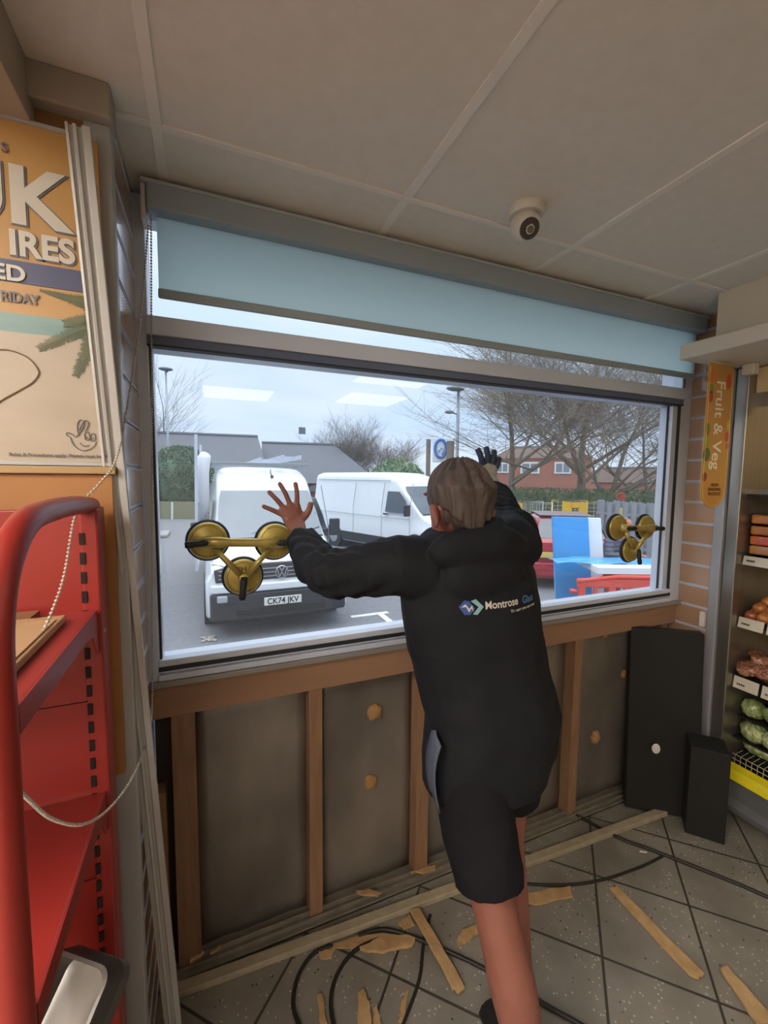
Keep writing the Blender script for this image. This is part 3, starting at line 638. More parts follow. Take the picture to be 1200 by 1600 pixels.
stick([(713, 1472), (722, 1455), (745, 1448), (749, 1458), (728, 1474), (714, 1480)], .010, 'crumbly brown wood piece just left of the man\'s leg')
stick([(290, 1506), (309, 1490), (320, 1500), (297, 1516)], .012, 'pale block of wood in the left corner of the floor track', .02)
stick([(329, 1499), (344, 1487), (347, 1490), (333, 1500)], .005, 'thin pale sliver right of the corner block in the track', .02)
stick([(556, 1401), (575, 1399), (596, 1403), (590, 1409), (562, 1407)], .006, 'flat pale sliver in the floor track left of centre', .02)
stick([(640, 1371), (668, 1362), (682, 1360), (680, 1368), (660, 1374)], .006, 'pale sliver in the floor track below the third stud', .02)
stick([(1000, 1328), (1012, 1331), (1010, 1334), (999, 1331)], .003, 'tiny white chip on the tiles near the thick cable', sub=1, mat=white_p)

# ================================================================== SUCTION LIFTERS
def lifter(lab, c3, lev, tilt=0, mark=None):      # three cup centres as (x, z) on the glass
    r_ = empty('suction_lifter', lab, 'suction lifter', 'suction lifters on the window', (c3[0][0], -.003, c3[0][1]))
    P = [Vector((x - c3[0][0], 0, z - c3[0][1])) for x, z in c3]
    for i, p in enumerate(P):
        pad = MB().lathe([(0, 0), (.062, 0), (.063, .004), (.058, .010), (.05, .012), (0, .012)], p, (0, -1, 0), 40).build('suction_pad', rubber, r_, smooth='auto')
        MB().lathe([(.054, .011), (.056, .015), (.053, .021), (.047, .023), (.045, .020), (.036, .022), (.020, .027), (0, .028)], p, (0, -1, 0), 40).build('cup_disc', gold, pad, smooth='auto')
        MB().lathe([(0, .026), (.017, .026), (.015, .05), (.012, .052), (0, .052)], p, (0, -1, 0), 20).build('hub', gold, pad, smooth='auto')
        d = Vector((lev[i][0], -.12, lev[i][1])).normalized(); s = p + Vector((0, -.052, 0))
        MB().tube([s - d * .008, s + d * .012, s + d * .03, s + d * .052, s + d * .062], [(.008, .010), (.0095, .011), (.008, .0095), (.0095, .011), (.006, .008)], 12, ref=(0, 1, 0)).build('lever', rubber, pad, smooth=True)
    f = MB(); y = Vector((0, -.048, 0)); gd = (P[1] - P[0]).normalized()
    f.tube([P[0] + y - gd * .02, P[0] + y + gd * .03, P[0].lerp(P[1], .3) + y + Vector((0, 0, 0)), P[0].lerp(P[1], .7) + y, P[1] + y - gd * .03, P[1] + y + gd * .02], [(.016, .012), (.017, .013), (.013, .011), (.013, .011), (.017, .013), (.016, .012)], 14, ref=(0, 0, 1))
    f.build('handle_bar', gold, r_, smooth=True)
    for q, tgt in ((P[0], P[2]), (P[1], P[2])):
        dd = (tgt - q).normalized(); MB().tube([q + y * .8 + dd * .025, tgt + y * .75 - dd * .01], [.008, .010], 10).build('arm', gold, r_, smooth=True)
    if mark: text(mark, 'marker_writing', M('marker_red', '6d2a1c', .6), r_, P[2] + Vector((-.016, -.0285, .018)), (1, 0, .1), (0, 0, 1), .022, .0003, .0003)
    return r_
lifter('gold three-cup suction lifter on the glass under the man\'s left hand', [(0.0, 1.356), (.196, 1.345), (.098, 1.238)], [(-1, -.06), (1, -.02), (-.12, -1)], mark='SH')
lifter('gold three-cup suction lifter on the glass at the right end of the window', [(1.735, 1.331), (1.925, 1.325), (1.83, 1.222)], [(1, -.02), (1, -.06), (.06, -1)])

# ================================================================== OUTSIDE
G = -.70
asph = M('asphalt', '63666c', .85, 0, '777a80', 14, .6, bump=.3, bscale=250)
struct(MB().box((-60, .125, G - .3), (90, 130, G)).build('ground', asph))
ln = M('road_paint', 'c9cac6', .7)
o = MB().box((2.1, 4.92, G), (2.75, 5.02, G + .004)).box((2.55, 4.25, G), (2.65, 4.92, G + .004)).build('parking_line', ln); tag(o, 'white painted T shaped bay marking on the asphalt right of the van', 'road marking')
kerb = MB().box((-4.5, 15.6, G), (-1.35, 17.0, G + .12)).build('kerb_island', M('kerb_stone', '8b8c8c', .8), bevel=.04); tag(kerb, 'low pale kerb island at the left edge of the car park', 'kerb')
o = MB()
for k in range(26):
    a = k * .7; o.sph((-.02 + .10 * math.sin(a * 3) * (k / 26) ** .5, 4.78 + .12 * math.cos(a * 2.3) * (k / 26) ** .5, G + .012), (.03, .02, .01), 6, 4)
tag(o.build('leaf_litter', M('litter', '8a8478', .9, 0, 'b3aea2', 30, .5)), 'small patch of pale debris on the asphalt by the left van tyre', 'debris', kind='stuff')

# ---- vans
vw = M('van_white', 'dfe4ea', .25, coat=.6); vdark = M('van_black_plastic', '2b2d33', .5); vgl = M('van_glass', '66747f', .08, 0, '5a6873', 2, .5, coat=1)
tyre = M('tyre', '1c1c1e', .8); lampm = M('headlamp', 'b9c0c6', .1, .3, coat=1); chrome = M('chrome', 'c9ced4', .15, .9)
def van(loc, rz, lab, plate=None, H=2.42):
    v = empty('van', lab, 'van', None, loc, rz)
    # cross sections (y from the nose, underside, top, half width low, half width high, corner radius)
    S = [(.0, .34, .74, .88, .86, .05), (.03, .26, .96, .97, .93, .08), (.10, .24, 1.02, 1.0, .94, .08), (.22, .24, 1.05, 1.01, .93, .09), (.45, .24, 1.10, 1.01, .92, .10), (.72, .24, 1.17, 1.01, .91, .10), (.90, .24, 1.27, 1.01, .89, .10),
         (1.15, .24, 1.50, 1.01, .865, .12), (1.38, .24, 1.74, 1.01, .845, .14), (1.58, .24, 1.93, 1.01, .83, .18), (1.72, .24, 2.10, 1.01, .82, .22), (1.9, .24, H - .12, 1.01, .81, .24), (2.2, .24, H - .03, 1.01, .81, .24), (2.8, .24, H, 1.01, .81, .22), (5.7, .24, H, 1.01, .81, .22), (5.9, .28, H - .04, .98, .80, .2)]
    def ring(y, zb, zt, wl, wh, r):
        P = []; zm = min(zb + .55, zt - r - .02)
        half = [(wl * .93, zb), (wl, zb + .08), (wl, zm)]
        n = 3
        for k in range(1, n + 1):
            f = k / n; half.append((wl + (wh + (r * .35 if 0 else 0) - wl) * f, zm + (zt - r - zm) * f))
        for k in range(1, 6):
            a = PI / 2 * k / 5; half.append((wh - r + r * math.cos(a), zt - r + r * math.sin(a)))
        half.append((wh * .4, zt + .012))
        P = [Vector((x, y, z)) for x, z in half] + [Vector((-x, y, z)) for x, z in half[::-1]]
        return P
    MB().loft([ring(*s) for s in S]).build('body', vw, v, smooth='auto', angle=40)
    def top(y):
        for a, b_ in zip(S, S[1:]):
            if a[0] <= y <= b_[0]:
                f = (y - a[0]) / (b_[0] - a[0]); return a[2] + (b_[2] - a[2]) * f, a[4] + (b_[4] - a[4]) * f
    R = []
    for k in range(7):
        y = .86 + (1.62 - .86) * k / 6; z, w = top(y); R.append([Vector(((-1 + 2 * j / 10) * (w - .02 - .012 * k / 6 - (.05 if k in (0, 6) else .03)), y - .012, z + .026 - .0 * abs(j - 5))) for j in range(11)])
    MB().loft(R, cap=False, close=False).build('windscreen', vgl, v, smooth=True)
    MB().tube([R[0][0], R[0][5], R[0][10]], .014, 6).tube([Vector((-.5, .88, 1.28)), Vector((-.05, 1.0, 1.40))], .010, 5).tube([Vector((.35, .88, 1.28)), Vector((.8, 1.0, 1.40))], .010, 5).build('wiper', vdark, v, smooth=True)
    gr = MB()
    gr.prism([(-.88, -.012, .80), (-.90, .0, .97), (-.6, .004, 1.03), (.6, .004, 1.03), (.90, .0, .97), (.88, -.012, .80)], (0, .08, 0)); gr.build('grille', vdark, v, bevel=.01)
    sl_ = MB()
    for z in (.845, .90, .955): sl_.box((-.84, -.022, z), (.84, .0, z + .012))
    sl_.build('grille_slats', chrome, v)
    MB().prism([(-.99, .10, .27), (-.93, -.035, .27), (-.5, -.085, .27), (.5, -.085, .27), (.93, -.035, .27), (.99, .10, .27)], (0, 0, .38)).build('bumper', vdark, v, bevel=.03)
    MB().prism([(-.98, .08, .66), (-.92, -.04, .66), (-.5, -.09, .66), (.5, -.09, .66), (.92, -.04, .66), (.98, .08, .66)], (0, 0, .11)).build('bumper_trim', vw, v, bevel=.02)
    MB().box((-.62, -.095, .33), (.62, -.07, .43)).box((-.78, -.07, .50), (.78, -.05, .515)).build('air_intake', M('intake', '17181b', .7), v, bevel=.01)
    for s in (-1, 1):
        MB().prism([(s * .64, .0, .80), (s * .92, .02, .80), (s * .97, .12, .92), (s * .95, .16, 1.06), (s * .66, .01, 1.0)], (0, .05, 0)).build('headlight', lampm, v, bevel=.01)
        MB().box((s * .80 - .07, -.065, .53), (s * .80 + .07, -.02, .63)).build('fog_light', lampm, v, bevel=.02)
        m = MB().box((s * 1.12 - .09, 1.13, 1.22), (s * 1.12 + .09, 1.22, 1.52)); m.box((s * 1.0 - .08, 1.2, 1.28), (s * 1.1 + .05, 1.24, 1.34)); m.build('mirror', vdark, v, bevel=.03)
        MB().prism([(s * 1.005, 1.25, 1.28), (s * 1.0, 2.15, 1.28), (s * .89, 2.15, 1.86), (s * .90, 1.68, 1.86), (s * .945, 1.38, 1.6)], (s * .012, 0, 0)).build('side_window', M('van_side_glass', '35404b', .1, coat=1), v)
        dl = MB()
        for y in (1.18, 2.3, 3.6): dl.bar((s * 1.014, y, .5), (s * 1.012, y, 1.35), .008).bar((s * 1.012, y, 1.35), (s * .88, y, 2.1), .012)
        dl.bar((s * 1.016, 1.2, 1.12), (s * 1.016, 5.6, 1.12), .012).bar((s * .845, 2.1, 2.16), (s * .845, 5.7, 2.16), .014); dl.build('door_seams', M('seam_grey', '8b9299', .5), v)
        MB().box((s * 1.005, 2.05, 1.2), (s * 1.03, 2.22, 1.24)).build('door_handle', vdark, v)
        MB().box((s * .99, 1.5, .28), (s * 1.02, 5.7, .55)).build('side_skirt', vdark, v, bevel=.01)
        for y in (.95, 4.6):
            w = MB().lathe([(0, -.1), (.30, -.1), (.345, -.07), (.35, 0), (.345, .09), (.3, .11), (0, .11)], (s * .92, y, .35), (s, 0, 0), 28).build('wheel', tyre, v, smooth='auto')
            MB().lathe([(0, .10), (.2, .105), (.21, .115), (.1, .125), (0, .125)], (s * .92, y, .35), (s, 0, 0), 20).build('hubcap', chrome, w, smooth='auto')
            MB().lathe([(.36, .0), (.40, .0), (.40, .115), (.36, .115)], (s * .92, y, .36), (s, 0, 0), 24).build('wheel_arch', vdark, v)
    return v
v1 = van((.96, 4.68, G), 0, 'white van parked facing the window, with roof rack and number plate', True)
pl = MB().box((-.26, -.118, .455), (.26, -.108, .57)).build('number_plate', M('plate_white', 'dcdedb', .4), v1, bevel=.004)
text('CK74 JKV', 'plate_lettering', M('plate_black', '15161a', .5), v1, (-.0, -.1195, .474), (1, 0, 0), (0, 0, 1), .115, .0008, .0022, 'CENTER', sx=.92)
lg = MB().tube([Vector((.085 * math.cos(2 * PI * k / 32), -.035, .90 + .085 * math.sin(2 * PI * k / 32))) for k in range(33)], .007, 6)
def zl(pts): 
    for a, b_ in zip(pts, pts[1:]): lg.bar((a[0], -.035, .90 + a[1]), (b_[0], -.035, .90 + b_[1]), .012, .010, (0, 1, 0))
zl([(-.032, .073), (0, .010), (.032, .073)]); zl([(-.068, .046), (-.034, -.066), (0, .0), (.034, -.066), (.068, .046)])
lg.build('grille_emblem', chrome, v1)
MB().lathe([(0, 0), (.09, 0), (.09, .01), (0, .01)], (0, -.018, .90), (0, -1, 0), 28).build('emblem_disc', vdark, v1)
# roof rack, ladders and the glass rack on its side
rk = MB()
for y in (2.0, 3.2, 4.4, 5.4): rk.bar((-.86, y, 2.47), (.86, y, 2.47), .04)
for x in (-.84, .84): rk.bar((x, 1.95, 2.47), (x, 5.5, 2.47), .04)
rk.bar((-.84, 1.95, 2.47), (.84, 1.95, 2.47), .05)
rk.build('roof_rack', M('rack_grey', '9aa0a6', .4, .6), v1, bevel=.004)
ld = MB()
for x in (-.02, .34): ld.bar((x, 2.1, 2.56), (x, 5.4, 2.56), .03, .08)
for k in range(11): ld.bar((-.02, 2.2 + .3 * k, 2.56), (.34, 2.2 + .3 * k, 2.56), .03)
for x in (.40, .72): ld.bar((x, 2.1, 2.62), (x, 5.4, 2.62), .03, .08)
for k in range(11): ld.bar((.40, 2.2 + .3 * k, 2.62), (.72, 2.2 + .3 * k, 2.62), .03)
o = ld.build('ladder', alu_w); o.location = (.96, 4.68, G); tag(o, 'grey double ladder lying on the roof rack of the front van', 'ladder')
MB().tube([(.12, 1.9, 2.38), (.12, 1.86, 2.30), (.13, 1.80, 2.26)], .008, 6).lathe([(0, 0), (.03, 0), (.03, .02), (0, .02)], (.13, 1.78, 2.24), (0, -1, .4), 14).build('roof_aerial', vdark, v1)
sr = MB().bar((-1.14, 1.35, .7), (-1.10, 1.35, 2.9), .045).bar((-1.10, 3.8, .7), (-1.06, 3.8, 2.9), .045).bar((-1.14, 1.35, .72), (-1.14, 5.2, .72), .05).bar((-1.12, 1.35, 1.8), (-1.08, 5.2, 1.8), .04)
sr.build('glass_rack', alu_w, v1, bevel=.004)
MB().tube([(-1.02, 1.5, 1.5), (-1.02, 1.5, 2.3), (-1.0, 1.52, 2.52), (-.96, 1.56, 2.6)], [.09, .1, .11, .08], 14).build('rack_cover', M('rack_cover', 'd3d8de', .5), v1, smooth=True)
v2 = van((6.35, 8.0, G), -.0, 'plain white van parked behind the first one, its near side and bonnet in view', H=2.4)
v2.rotation_euler = (0, 0, math.radians(20))

# ---- red car (rear towards the window)
rc = M('car_red', 'a3122e', .25, coat=.8)
cr = empty('car', 'red hatchback with a dark rear window parked behind the blue board', 'car', None, (6.75, 4.9, G), math.radians(-34))
S = [(.0, .35, .62, .76, .70, .08), (.04, .22, .95, .82, .74, .1), (.14, .2, 1.02, .85, .72, .1), (.35, .2, 1.22, .86, .66, .14), (.60, .2, 1.40, .86, .60, .16), (1.0, .2, 1.46, .86, .58, .16), (2.0, .2, 1.44, .86, .57, .16), (2.5, .2, 1.28, .86, .60, .14), (3.0, .2, 1.0, .86, .70, .1), (3.7, .2, .88, .83, .70, .1), (3.95, .25, .7, .72, .62, .08)]
def cring(y, zb, zt, wl, wh, r):
    zm = min(.85, zt - r - .02); half = [(wl * .93, zb), (wl, zb + .1), (wl, zm * .75), (wl * .985, zm)]
    for k in (1, 2): half.append((wl * .985 + (wh - wl * .985) * k / 2, zm + (zt - r - zm) * k / 2))
    for k in range(1, 5): a = PI / 2 * k / 4; half.append((wh - r + r * math.cos(a), zt - r + r * math.sin(a)))
    half.append((wh * .4, zt + .01)); return [Vector((x, y, z)) for x, z in half] + [Vector((-x, y, z)) for x, z in half[::-1]]
MB().loft([cring(*s) for s in S]).build('body', rc, cr, smooth='auto', angle=40)
cg = M('car_glass', '3f464f', .12, coat=1); 
MB().loft([[Vector((x, y, z)) for x in (-w, -w / 2, 0, w / 2, w)] for y, z, w in ((.145, 1.035, .64), (.33, 1.215, .60), (.57, 1.395, .54))], cap=False, close=False).build('rear_window', cg, cr, smooth=True)
MB().loft([[Vector((x, y, z)) for x in (-w, 0, w)] for y, z, w in ((2.02, 1.455, .5), (2.5, 1.30, .55), (2.98, 1.03, .63))], cap=False, close=False).build('windscreen', cg, cr, smooth=True)
MB().box((-.55, .62, 1.462), (.55, 1.9, 1.475)).build('roof_panel', M('car_roof', '7d7479', .4), cr, bevel=.01)
for s in (-1, 1):
    MB().prism([(s * .872, .55, .92), (s * .872, 2.6, .92), (s * .70, 2.1, 1.3), (s * .67, .75, 1.3)], (s * .006, 0, 0)).build('side_window', cg, cr)
    MB().box((s * .72 - .08, -.005, .72), (s * .72 + .08, .06, .92)).build('rear_light', M('tail_red', '7a0f18', .15, coat=1), cr, bevel=.015)
    for y in (.75, 3.2):
        w = MB().lathe([(0, -.08), (.27, -.08), (.3, -.05), (.3, .06), (.27, .08), (0, .08)], (s * .80, y, .3), (s, 0, 0), 24).build('wheel', tyre, cr, smooth='auto')
    MB().box((s * .86, 1.1, .86), (s * .88, 1.26, .89)).build('door_handle', rc, cr)
MB().box((-.80, -.05, .28), (.80, .02, .56)).build('bumper', rc, cr, bevel=.03)
MB().box((-.66, -.055, .66), (-.14, -.02, .77)).build('number_plate', M('plate_yellow', 'cdb868', .4), cr, bevel=.004)
se = MB()
for z in (.40, .48, .60): se.box((-.78, -.054, z), (.78, -.045, z + .008))
se.build('bumper_seams', M('car_seam', '5d0d1c', .5), cr)

# ---- boards, barrier bench and worker
blue = M('blue_board', '2e8fd6', .35, 0, '3a9be0', 1.5, .6)
def board(name, P, th, mat, lab, cat='board'):
    o = MB().prism(P, th).build(name, mat, bevel=.004); tag(o, lab, cat); return o
z0 = G
b0 = Vector((4.72, 3.22, 0)); b1_ = Vector((5.22, 3.02, 0))
board('blue_board', [(b0.x, b0.y, z0), (b1_.x, b1_.y, z0), (b1_.x + .06, b1_.y + .25, .975), (b0.x + .06, b0.y + .25, .985)], (.03, .06, 0), blue, 'tall bright blue board standing upright outside, leaning back')
w0 = Vector((5.26, 3.10, 0)); w1 = Vector((5.50, 3.0, 0))
board('white_board', [(w0.x, w0.y, z0), (w1.x, w1.y, z0), (w1.x + .02, w1.y + .25, .96), (w0.x + .02, w0.y + .25, .97)], (.03, .06, 0), M('foam_white', 'dfe6ee', .5), 'narrow tall white board standing right of the blue one')
orng = M('barrier_red', 'd9473c', .45)
def barrier(x0, y0, ang, lab):
    r_ = empty('safety_barrier', lab, 'barrier', 'plastic barriers', (x0, y0, G), ang)
    MB().tube([(0, 0, .93), (.5, 0, 1.0), (1.0, 0, 1.0), (1.9, 0, 1.0), (2.0, 0, .93)], .03, 10).build('top_rail', orng, r_, smooth=True)
    m = MB().box((0, -.02, .18), (2.0, .02, .26)).box((0, -.02, .86), (2.0, .02, .97)); m.build('rails', orng, r_, bevel=.01)
    for k in range(11): MB().box((.02 + .19 * k, -.018, .2), (.02 + .19 * k + (.085 if k % 2 == 0 else .05), .018, .9)).build('upright_bar', orng, r_, bevel=.008)
    for x in (.3, 1.7): MB().box((x - .05, -.28, 0), (x + .05, .28, .05)).build('foot', rubber, r_, bevel=.01)
    MB().tube([(0, 0, .62), (-.13, 0, .60), (-.17, 0, .55)], .03, 8).tube([(0, 0, .80), (-.08, 0, .80)], .03, 8).build('clip', orng, r_, smooth=True)
    return r_
barrier(4.40, 2.62, math.radians(-26), 'red plastic safety barrier under the left end of the white slab')
barrier(4.98, 2.70, math.radians(-10), 'red plastic safety barrier further back under the slab')
# slab on top, blue film over it
A0 = Vector((4.62, 2.50, .335)); A1 = Vector((6.3, 1.75, .335)); off = Vector((.30, .62, 0))
board('white_slab', [A0, A1, A1 + off, A0 + off], (0, 0, .085), M('foam_white', 'dfe6ee', .5), 'thick white slab lying flat across the red barriers', 'slab')
R = []
for i in range(25):
    f = -.24 + 1.24 * i / 24; row = []
    for j in range(9):
        g2 = .3 + .72 * j / 8; p = A0 + (A1 - A0) * f + off * g2
        zz_ = .426 + .012 * math.sin(i * .9 + j * .4) + .01 * noise.noise(Vector((i * .4, j * .5, 0)))
        if f < 0: zz_ += .02 + f * .10; p = p + off * (-.05 + f * .4) * (1 if j > 4 else -.2)
        row.append(Vector((p.x, p.y, max(zz_, .424 if f >= 0 else .3))))
    R.append(row)
o = MB().loft(R, cap=False, close=False).build('blue_film', M('blue_film', '3a8fd0', .3, 0, '5aa6dc', 5, .5, (1, 1, 1)), smooth=True); so = o.modifiers.new('s', 'SOLIDIFY'); so.thickness = .006; tag(o, 'wavy sheet of blue film lying on the white slab', 'film')
# worker leaning over the slab
wk = empty('person', 'person outside in a grey quilted jacket and orange vest leaning over the slab', 'person')
wp = Vector((5.86, 3.26, G)); bd = MB()
skin = M('skin', 'b5735c', .55, 0, 'a8634d', 9, .5)
def pt(x, y, z): return wp + Vector((x, y, z))
hipc = pt(0, .12, .88); chest = pt(-.02, -.05, 1.22); neck = pt(-.03, -.14, 1.40); hd = pt(-.05, -.20, 1.54)
bd.tube([hipc, hipc.lerp(chest, .5), chest, pt(-.03, -.12, 1.36)], [(.14, .16), (.12, .15), (.13, .19), (.07, .09)], 16, ref=(0, 1, 0)).tube([pt(-.03, -.12, 1.34), neck, hd], [.06, .055, .06], 10).sph(hd + Vector((0, -.01, .02)), (.078, .095, .11), 18, 14)
for s in (-1, 1):
    bd.tube([pt(s * .10, .12, .86), pt(s * .12, .10, .5), pt(s * .12, .14, .08)], [.085, .062, .045], 12).tube([pt(s * .12, .14, .05), pt(s * .13, -.06, .035)], [.045, .035], 10)
    bd.tube([pt(s * .19 - .02, -.06, 1.32), pt(s * .25 - .02, -.14, 1.10), pt(s * .16 - .08, -.34, 1.13)], [.052, .045, .032], 12)
    hb = pt(s * .16 - .08, -.34, 1.13); bd.sph(hb + Vector((-.01, -.05, -.002)), (.035, .05, .016), 10, 8)
    for k in range(4): bd.tube([hb + Vector((-.034 + .018 * k, -.08, 0)), hb + Vector((-.04 + .021 * k, -.125 - (.008 if k in (1, 2) else 0), -.006)), hb + Vector((-.04 + .021 * k, -.14, -.012))], .0085, 6)
    bd.tube([hb + Vector((s * -.03, -.04, 0)), hb + Vector((s * -.062, -.075, -.006))], .009, 6)
body2 = remesh(bd, 'body', skin, wk, .009, 3)
hm = M('grey_hair', '6d6a69', .9, bump=.5)
remesh(MB().sph(hd + Vector((0, .015, .045)), (.086, .098, .10), 16, 12), 'hair', hm, wk, .012, 2, lambda c, n: .006 * noise.noise(c * 60))
jm = MB().tube([hipc + Vector((0, 0, -.02)), hipc.lerp(chest, .5), chest, pt(-.03, -.12, 1.38)], [(.17, .20), (.16, .19), (.16, .225), (.085, .11)], 16, ref=(0, 1, 0))
for s in (-1, 1): jm.tube([pt(s * .17 - .02, -.06, 1.34), pt(s * .25 - .02, -.14, 1.10), pt(s * .17 - .07, -.30, 1.13)], [.085, .075, .055], 12)
remesh(jm, 'quilted_jacket', M('quilted_navy', '484b5c', .6, 0, '55586a', 10, .5), wk, .012, 3, lambda c, n: .010 * abs(math.sin(c.z * 48)) - .004)
vm = MB().loft([[pt(x, y, z) + Vector((0, 0, 0)) for x in (-.02, .04, .10)] for y, z in ((-.27, 1.30), (-.285, 1.20), (-.245, 1.02), (-.17, .86))], cap=False, close=False)
o = vm.build('hi_vis_vest', M('hi_vis_orange', 'f0602a', .6), wk, smooth=True); so = o.modifiers.new('s', 'SOLIDIFY'); so.thickness = .02
remesh(MB().tube([pt(0, .12, .92), pt(0, .12, .80)], [(.16, .19), (.15, .18)], 14, ref=(0, 1, 0)).tube([pt(-.1, .12, .86), pt(-.12, .10, .5), pt(-.12, .14, .1)], [.11, .085, .07], 12).tube([pt(.1, .12, .86), pt(.12, .10, .5), pt(.12, .14, .1)], [.11, .085, .07], 12), 'trousers', M('dark_trousers', '2c2e38', .8), wk, .014, 2)
for s in (-1, 1): MB().sph(pt(s * .125, .03, .05), (.05, .14, .05), 14, 10).build('boot', rubber, wk, smooth=True)

# ---- picket fence
fa = at(932, 800, 12.2); fb = at(1062, 800, 10.6); fd = Vector((fb.x - fa.x, fb.y - fa.y, 0)); fl_ = fd.length; fd.normalize()
fe = empty('picket_fence', 'weathered grey hit-and-miss wooden fence behind the worker', 'fence', None, (fa.x, fa.y, G), math.atan2(fd.y, fd.x))
gw = M('grey_timber', '7f8790', .85, 0, '949ba3', 8, .6, (3, 3, .4)); random.seed(2); x = 0; k = 0
MB().box((0, -.02, .35), (fl_, .02, .43)).box((0, -.02, 1.25), (fl_, .02, 1.33)).build('rail', gw, fe)
while x < fl_:
    h = 1.66 + random.uniform(-.03, .03) + .0 * k; y = -.035 if k % 2 else .02
    MB().prism([(x, y, .03), (x + .125, y, .03), (x + .125, y, h - .04), (x + .0625, y, h), (x, y, h - .04)], (0, .018, 0)).build('fence_board', gw, fe); x += .105; k += 1
o = MB().tube([(0, 0, 0), (0, 0, 1.55)], .035, 8).build('marker_post', M('marker_yellow', 'b9b06a', .6)); o.location = Vector((at(970, 800, 10.5).x, at(970, 800, 10.5).y, G)); tag(o, 'thin yellowish post standing in front of the grey fence', 'post')
rg = MB(); pr = at(971, 776, 10.5)
for k in range(3): rg.tube([pr + Vector((.14 * math.cos(2 * PI * q / 16 + k) * (1 - .25 * k), .05 * math.sin(q), .09 * math.sin(2 * PI * q / 16))) for q in range(17)], .012, 5)
tag(rg.build('rope_coil', M('rope_red', 'b8443f', .8)), 'tangle of red rope on top of the yellowish post', 'rope')

# ---- roll cages
def cage(lab, p0, w, h, rz, panels, loc_z=G):
    c = empty('roll_cage', lab, 'roll cage', 'roll cages by the hedge', (p0.x, p0.y, G), rz)
    wm = M('cage_wire', 'c9cdd0', .5); ym = M('cage_yellow', 'd8ac2a', .5)
    for y in (0, .8):
        f = MB().tube([(0, y, .15), (0, y, h), (w, y, h), (w, y, .15)], .018, 8); f.build('end_frame', ym if panels > 1 else wm, c, smooth=True)
        m = MB()
        for k in range(12): m.bar((0, y, .2 + (h - .25) * k / 11), (w, y, .2 + (h - .25) * k / 11), .007)
        for k in range(5): m.bar((w * (k + 1) / 6, y, .15), (w * (k + 1) / 6, y, h), .007)
        m.build('mesh_side', wm, c)
    MB().box((0, 0, .12), (w, .8, .18)).build('base', ym, c)
    MB().box((-.012, -.02, .5), (w * .24, -.005, h - .02)).build('side_panel', ym, c, bevel=.004)
    if panels > 1: MB().box((w * .42, -.02, .5), (w * .62, -.005, h - .02)).build('side_panel', ym, c, bevel=.004); MB().box((w * .2, -.02, h - .18), (w * .45, -.005, h - .02)).build('side_panel', ym, c)
    else: MB().box((w * .06, -.028, h - .30), (w * .19, -.021, h - .16)).build('notice', M('notice_white', 'd5dbe0', .5), c)
    for x in (.05, w - .05):
        for y in (.05, .75): MB().lathe([(0, -.02), (.06, -.02), (.06, .02), (0, .02)], (x, y, .06), (1, 0, 0), 14).build('castor', rubber, c)
    return c
cage('roll cage with white wire side and yellow end panel, left of the other one', at(801, 800, 13.8), 1.30, 1.47, math.radians(-22), 1)
cage('roll cage with several yellow panels beside the grey fence', at(879, 800, 12.6), 1.12, 1.58, math.radians(-22), 2)

# ---- hedges, bushes
def leafy(name, lo, hi, mat, n, size, lab, cat, seed, round_=False):
    random.seed(seed); m = MB(); lo = Vector(lo); hi = Vector(hi); c = (lo + hi) / 2; h = (hi - lo) / 2
    if round_: m.sph(c, (h.x * .93, h.y * .93, h.z * .93), 24, 16)
    else:
        m.box(lo + Vector((.05, .05, 0)), hi - Vector((.05, .05, .07))); bmesh.ops.subdivide_edges(m.bm, edges=m.bm.edges[:], cuts=12, use_grid_fill=True)
    for v in m.bm.verts: v.co += (v.co - c).normalized() * .22 * noise.noise(v.co * 1.4) * min(1, h.z)
    for k in range(n):
        if round_:
            d = Vector((random.gauss(0, 1), random.gauss(0, 1), random.gauss(0, 1))).normalized(); rr = 1 + .16 * noise.noise(d * 3 + Vector((seed, 0, 0)))
            p = c + Vector((d.x * h.x, d.y * h.y, d.z * h.z)) * rr * random.uniform(.93, 1.04)
        else:
            f = random.random(); 
            if f < .62: p = Vector((random.uniform(lo.x, hi.x), lo.y + random.uniform(-.08, .1), random.uniform(lo.z, hi.z)))
            elif f < .9: p = Vector((random.uniform(lo.x, hi.x), random.uniform(lo.y, hi.y), hi.z + random.uniform(-.12, .1)))
            else: p = Vector((random.choice((lo.x, hi.x)), random.uniform(lo.y, hi.y), random.uniform(lo.z, hi.z)))
        R_ = Euler((random.uniform(0, 6.3), random.uniform(0, 6.3), random.uniform(0, 6.3))).to_matrix(); s = size * random.uniform(.6, 1.3)
        vs = [m.bm.verts.new(p + R_ @ Vector(q) * s) for q in ((-1, 0, 0), (0, -.5, 0), (1, 0, 0), (0, .5, .15))]; m.bm.faces.new(vs)
    o = m.build(name, mat); tag(o, lab, cat); return o
lf1 = M('hedge_leaves', '4f6144', .7, 0, '75855f', 3, .5); lf2 = M('evergreen_leaves', '4a6150', .7, 0, '66806a', 2, .6)
hA = at(800, 800, 17.5); hB = at(1060, 800, 14.5); hd_ = Vector((hB.x - hA.x, hB.y - hA.y, 0)); hl_ = hd_.length
o = leafy('hedge', (-3, 0, 0), (hl_ + 6, 1.2, 1.78), lf1, 9000, .06, 'long clipped green hedge behind the roll cages and fence', 'hedge', 4); o.location = (hA.x, hA.y, G); o.rotation_euler = (0, 0, math.atan2(hd_.y, hd_.x))
q = at(285, 750, 24); leafy('evergreen_bush', (q.x - 1.9, q.y - 1.4, G + .2), (q.x + 1.75, q.y + 1.4, 3.15), lf2, 9000, .085, 'large rounded evergreen bush at the left edge of the window view', 'bush', 8, True)
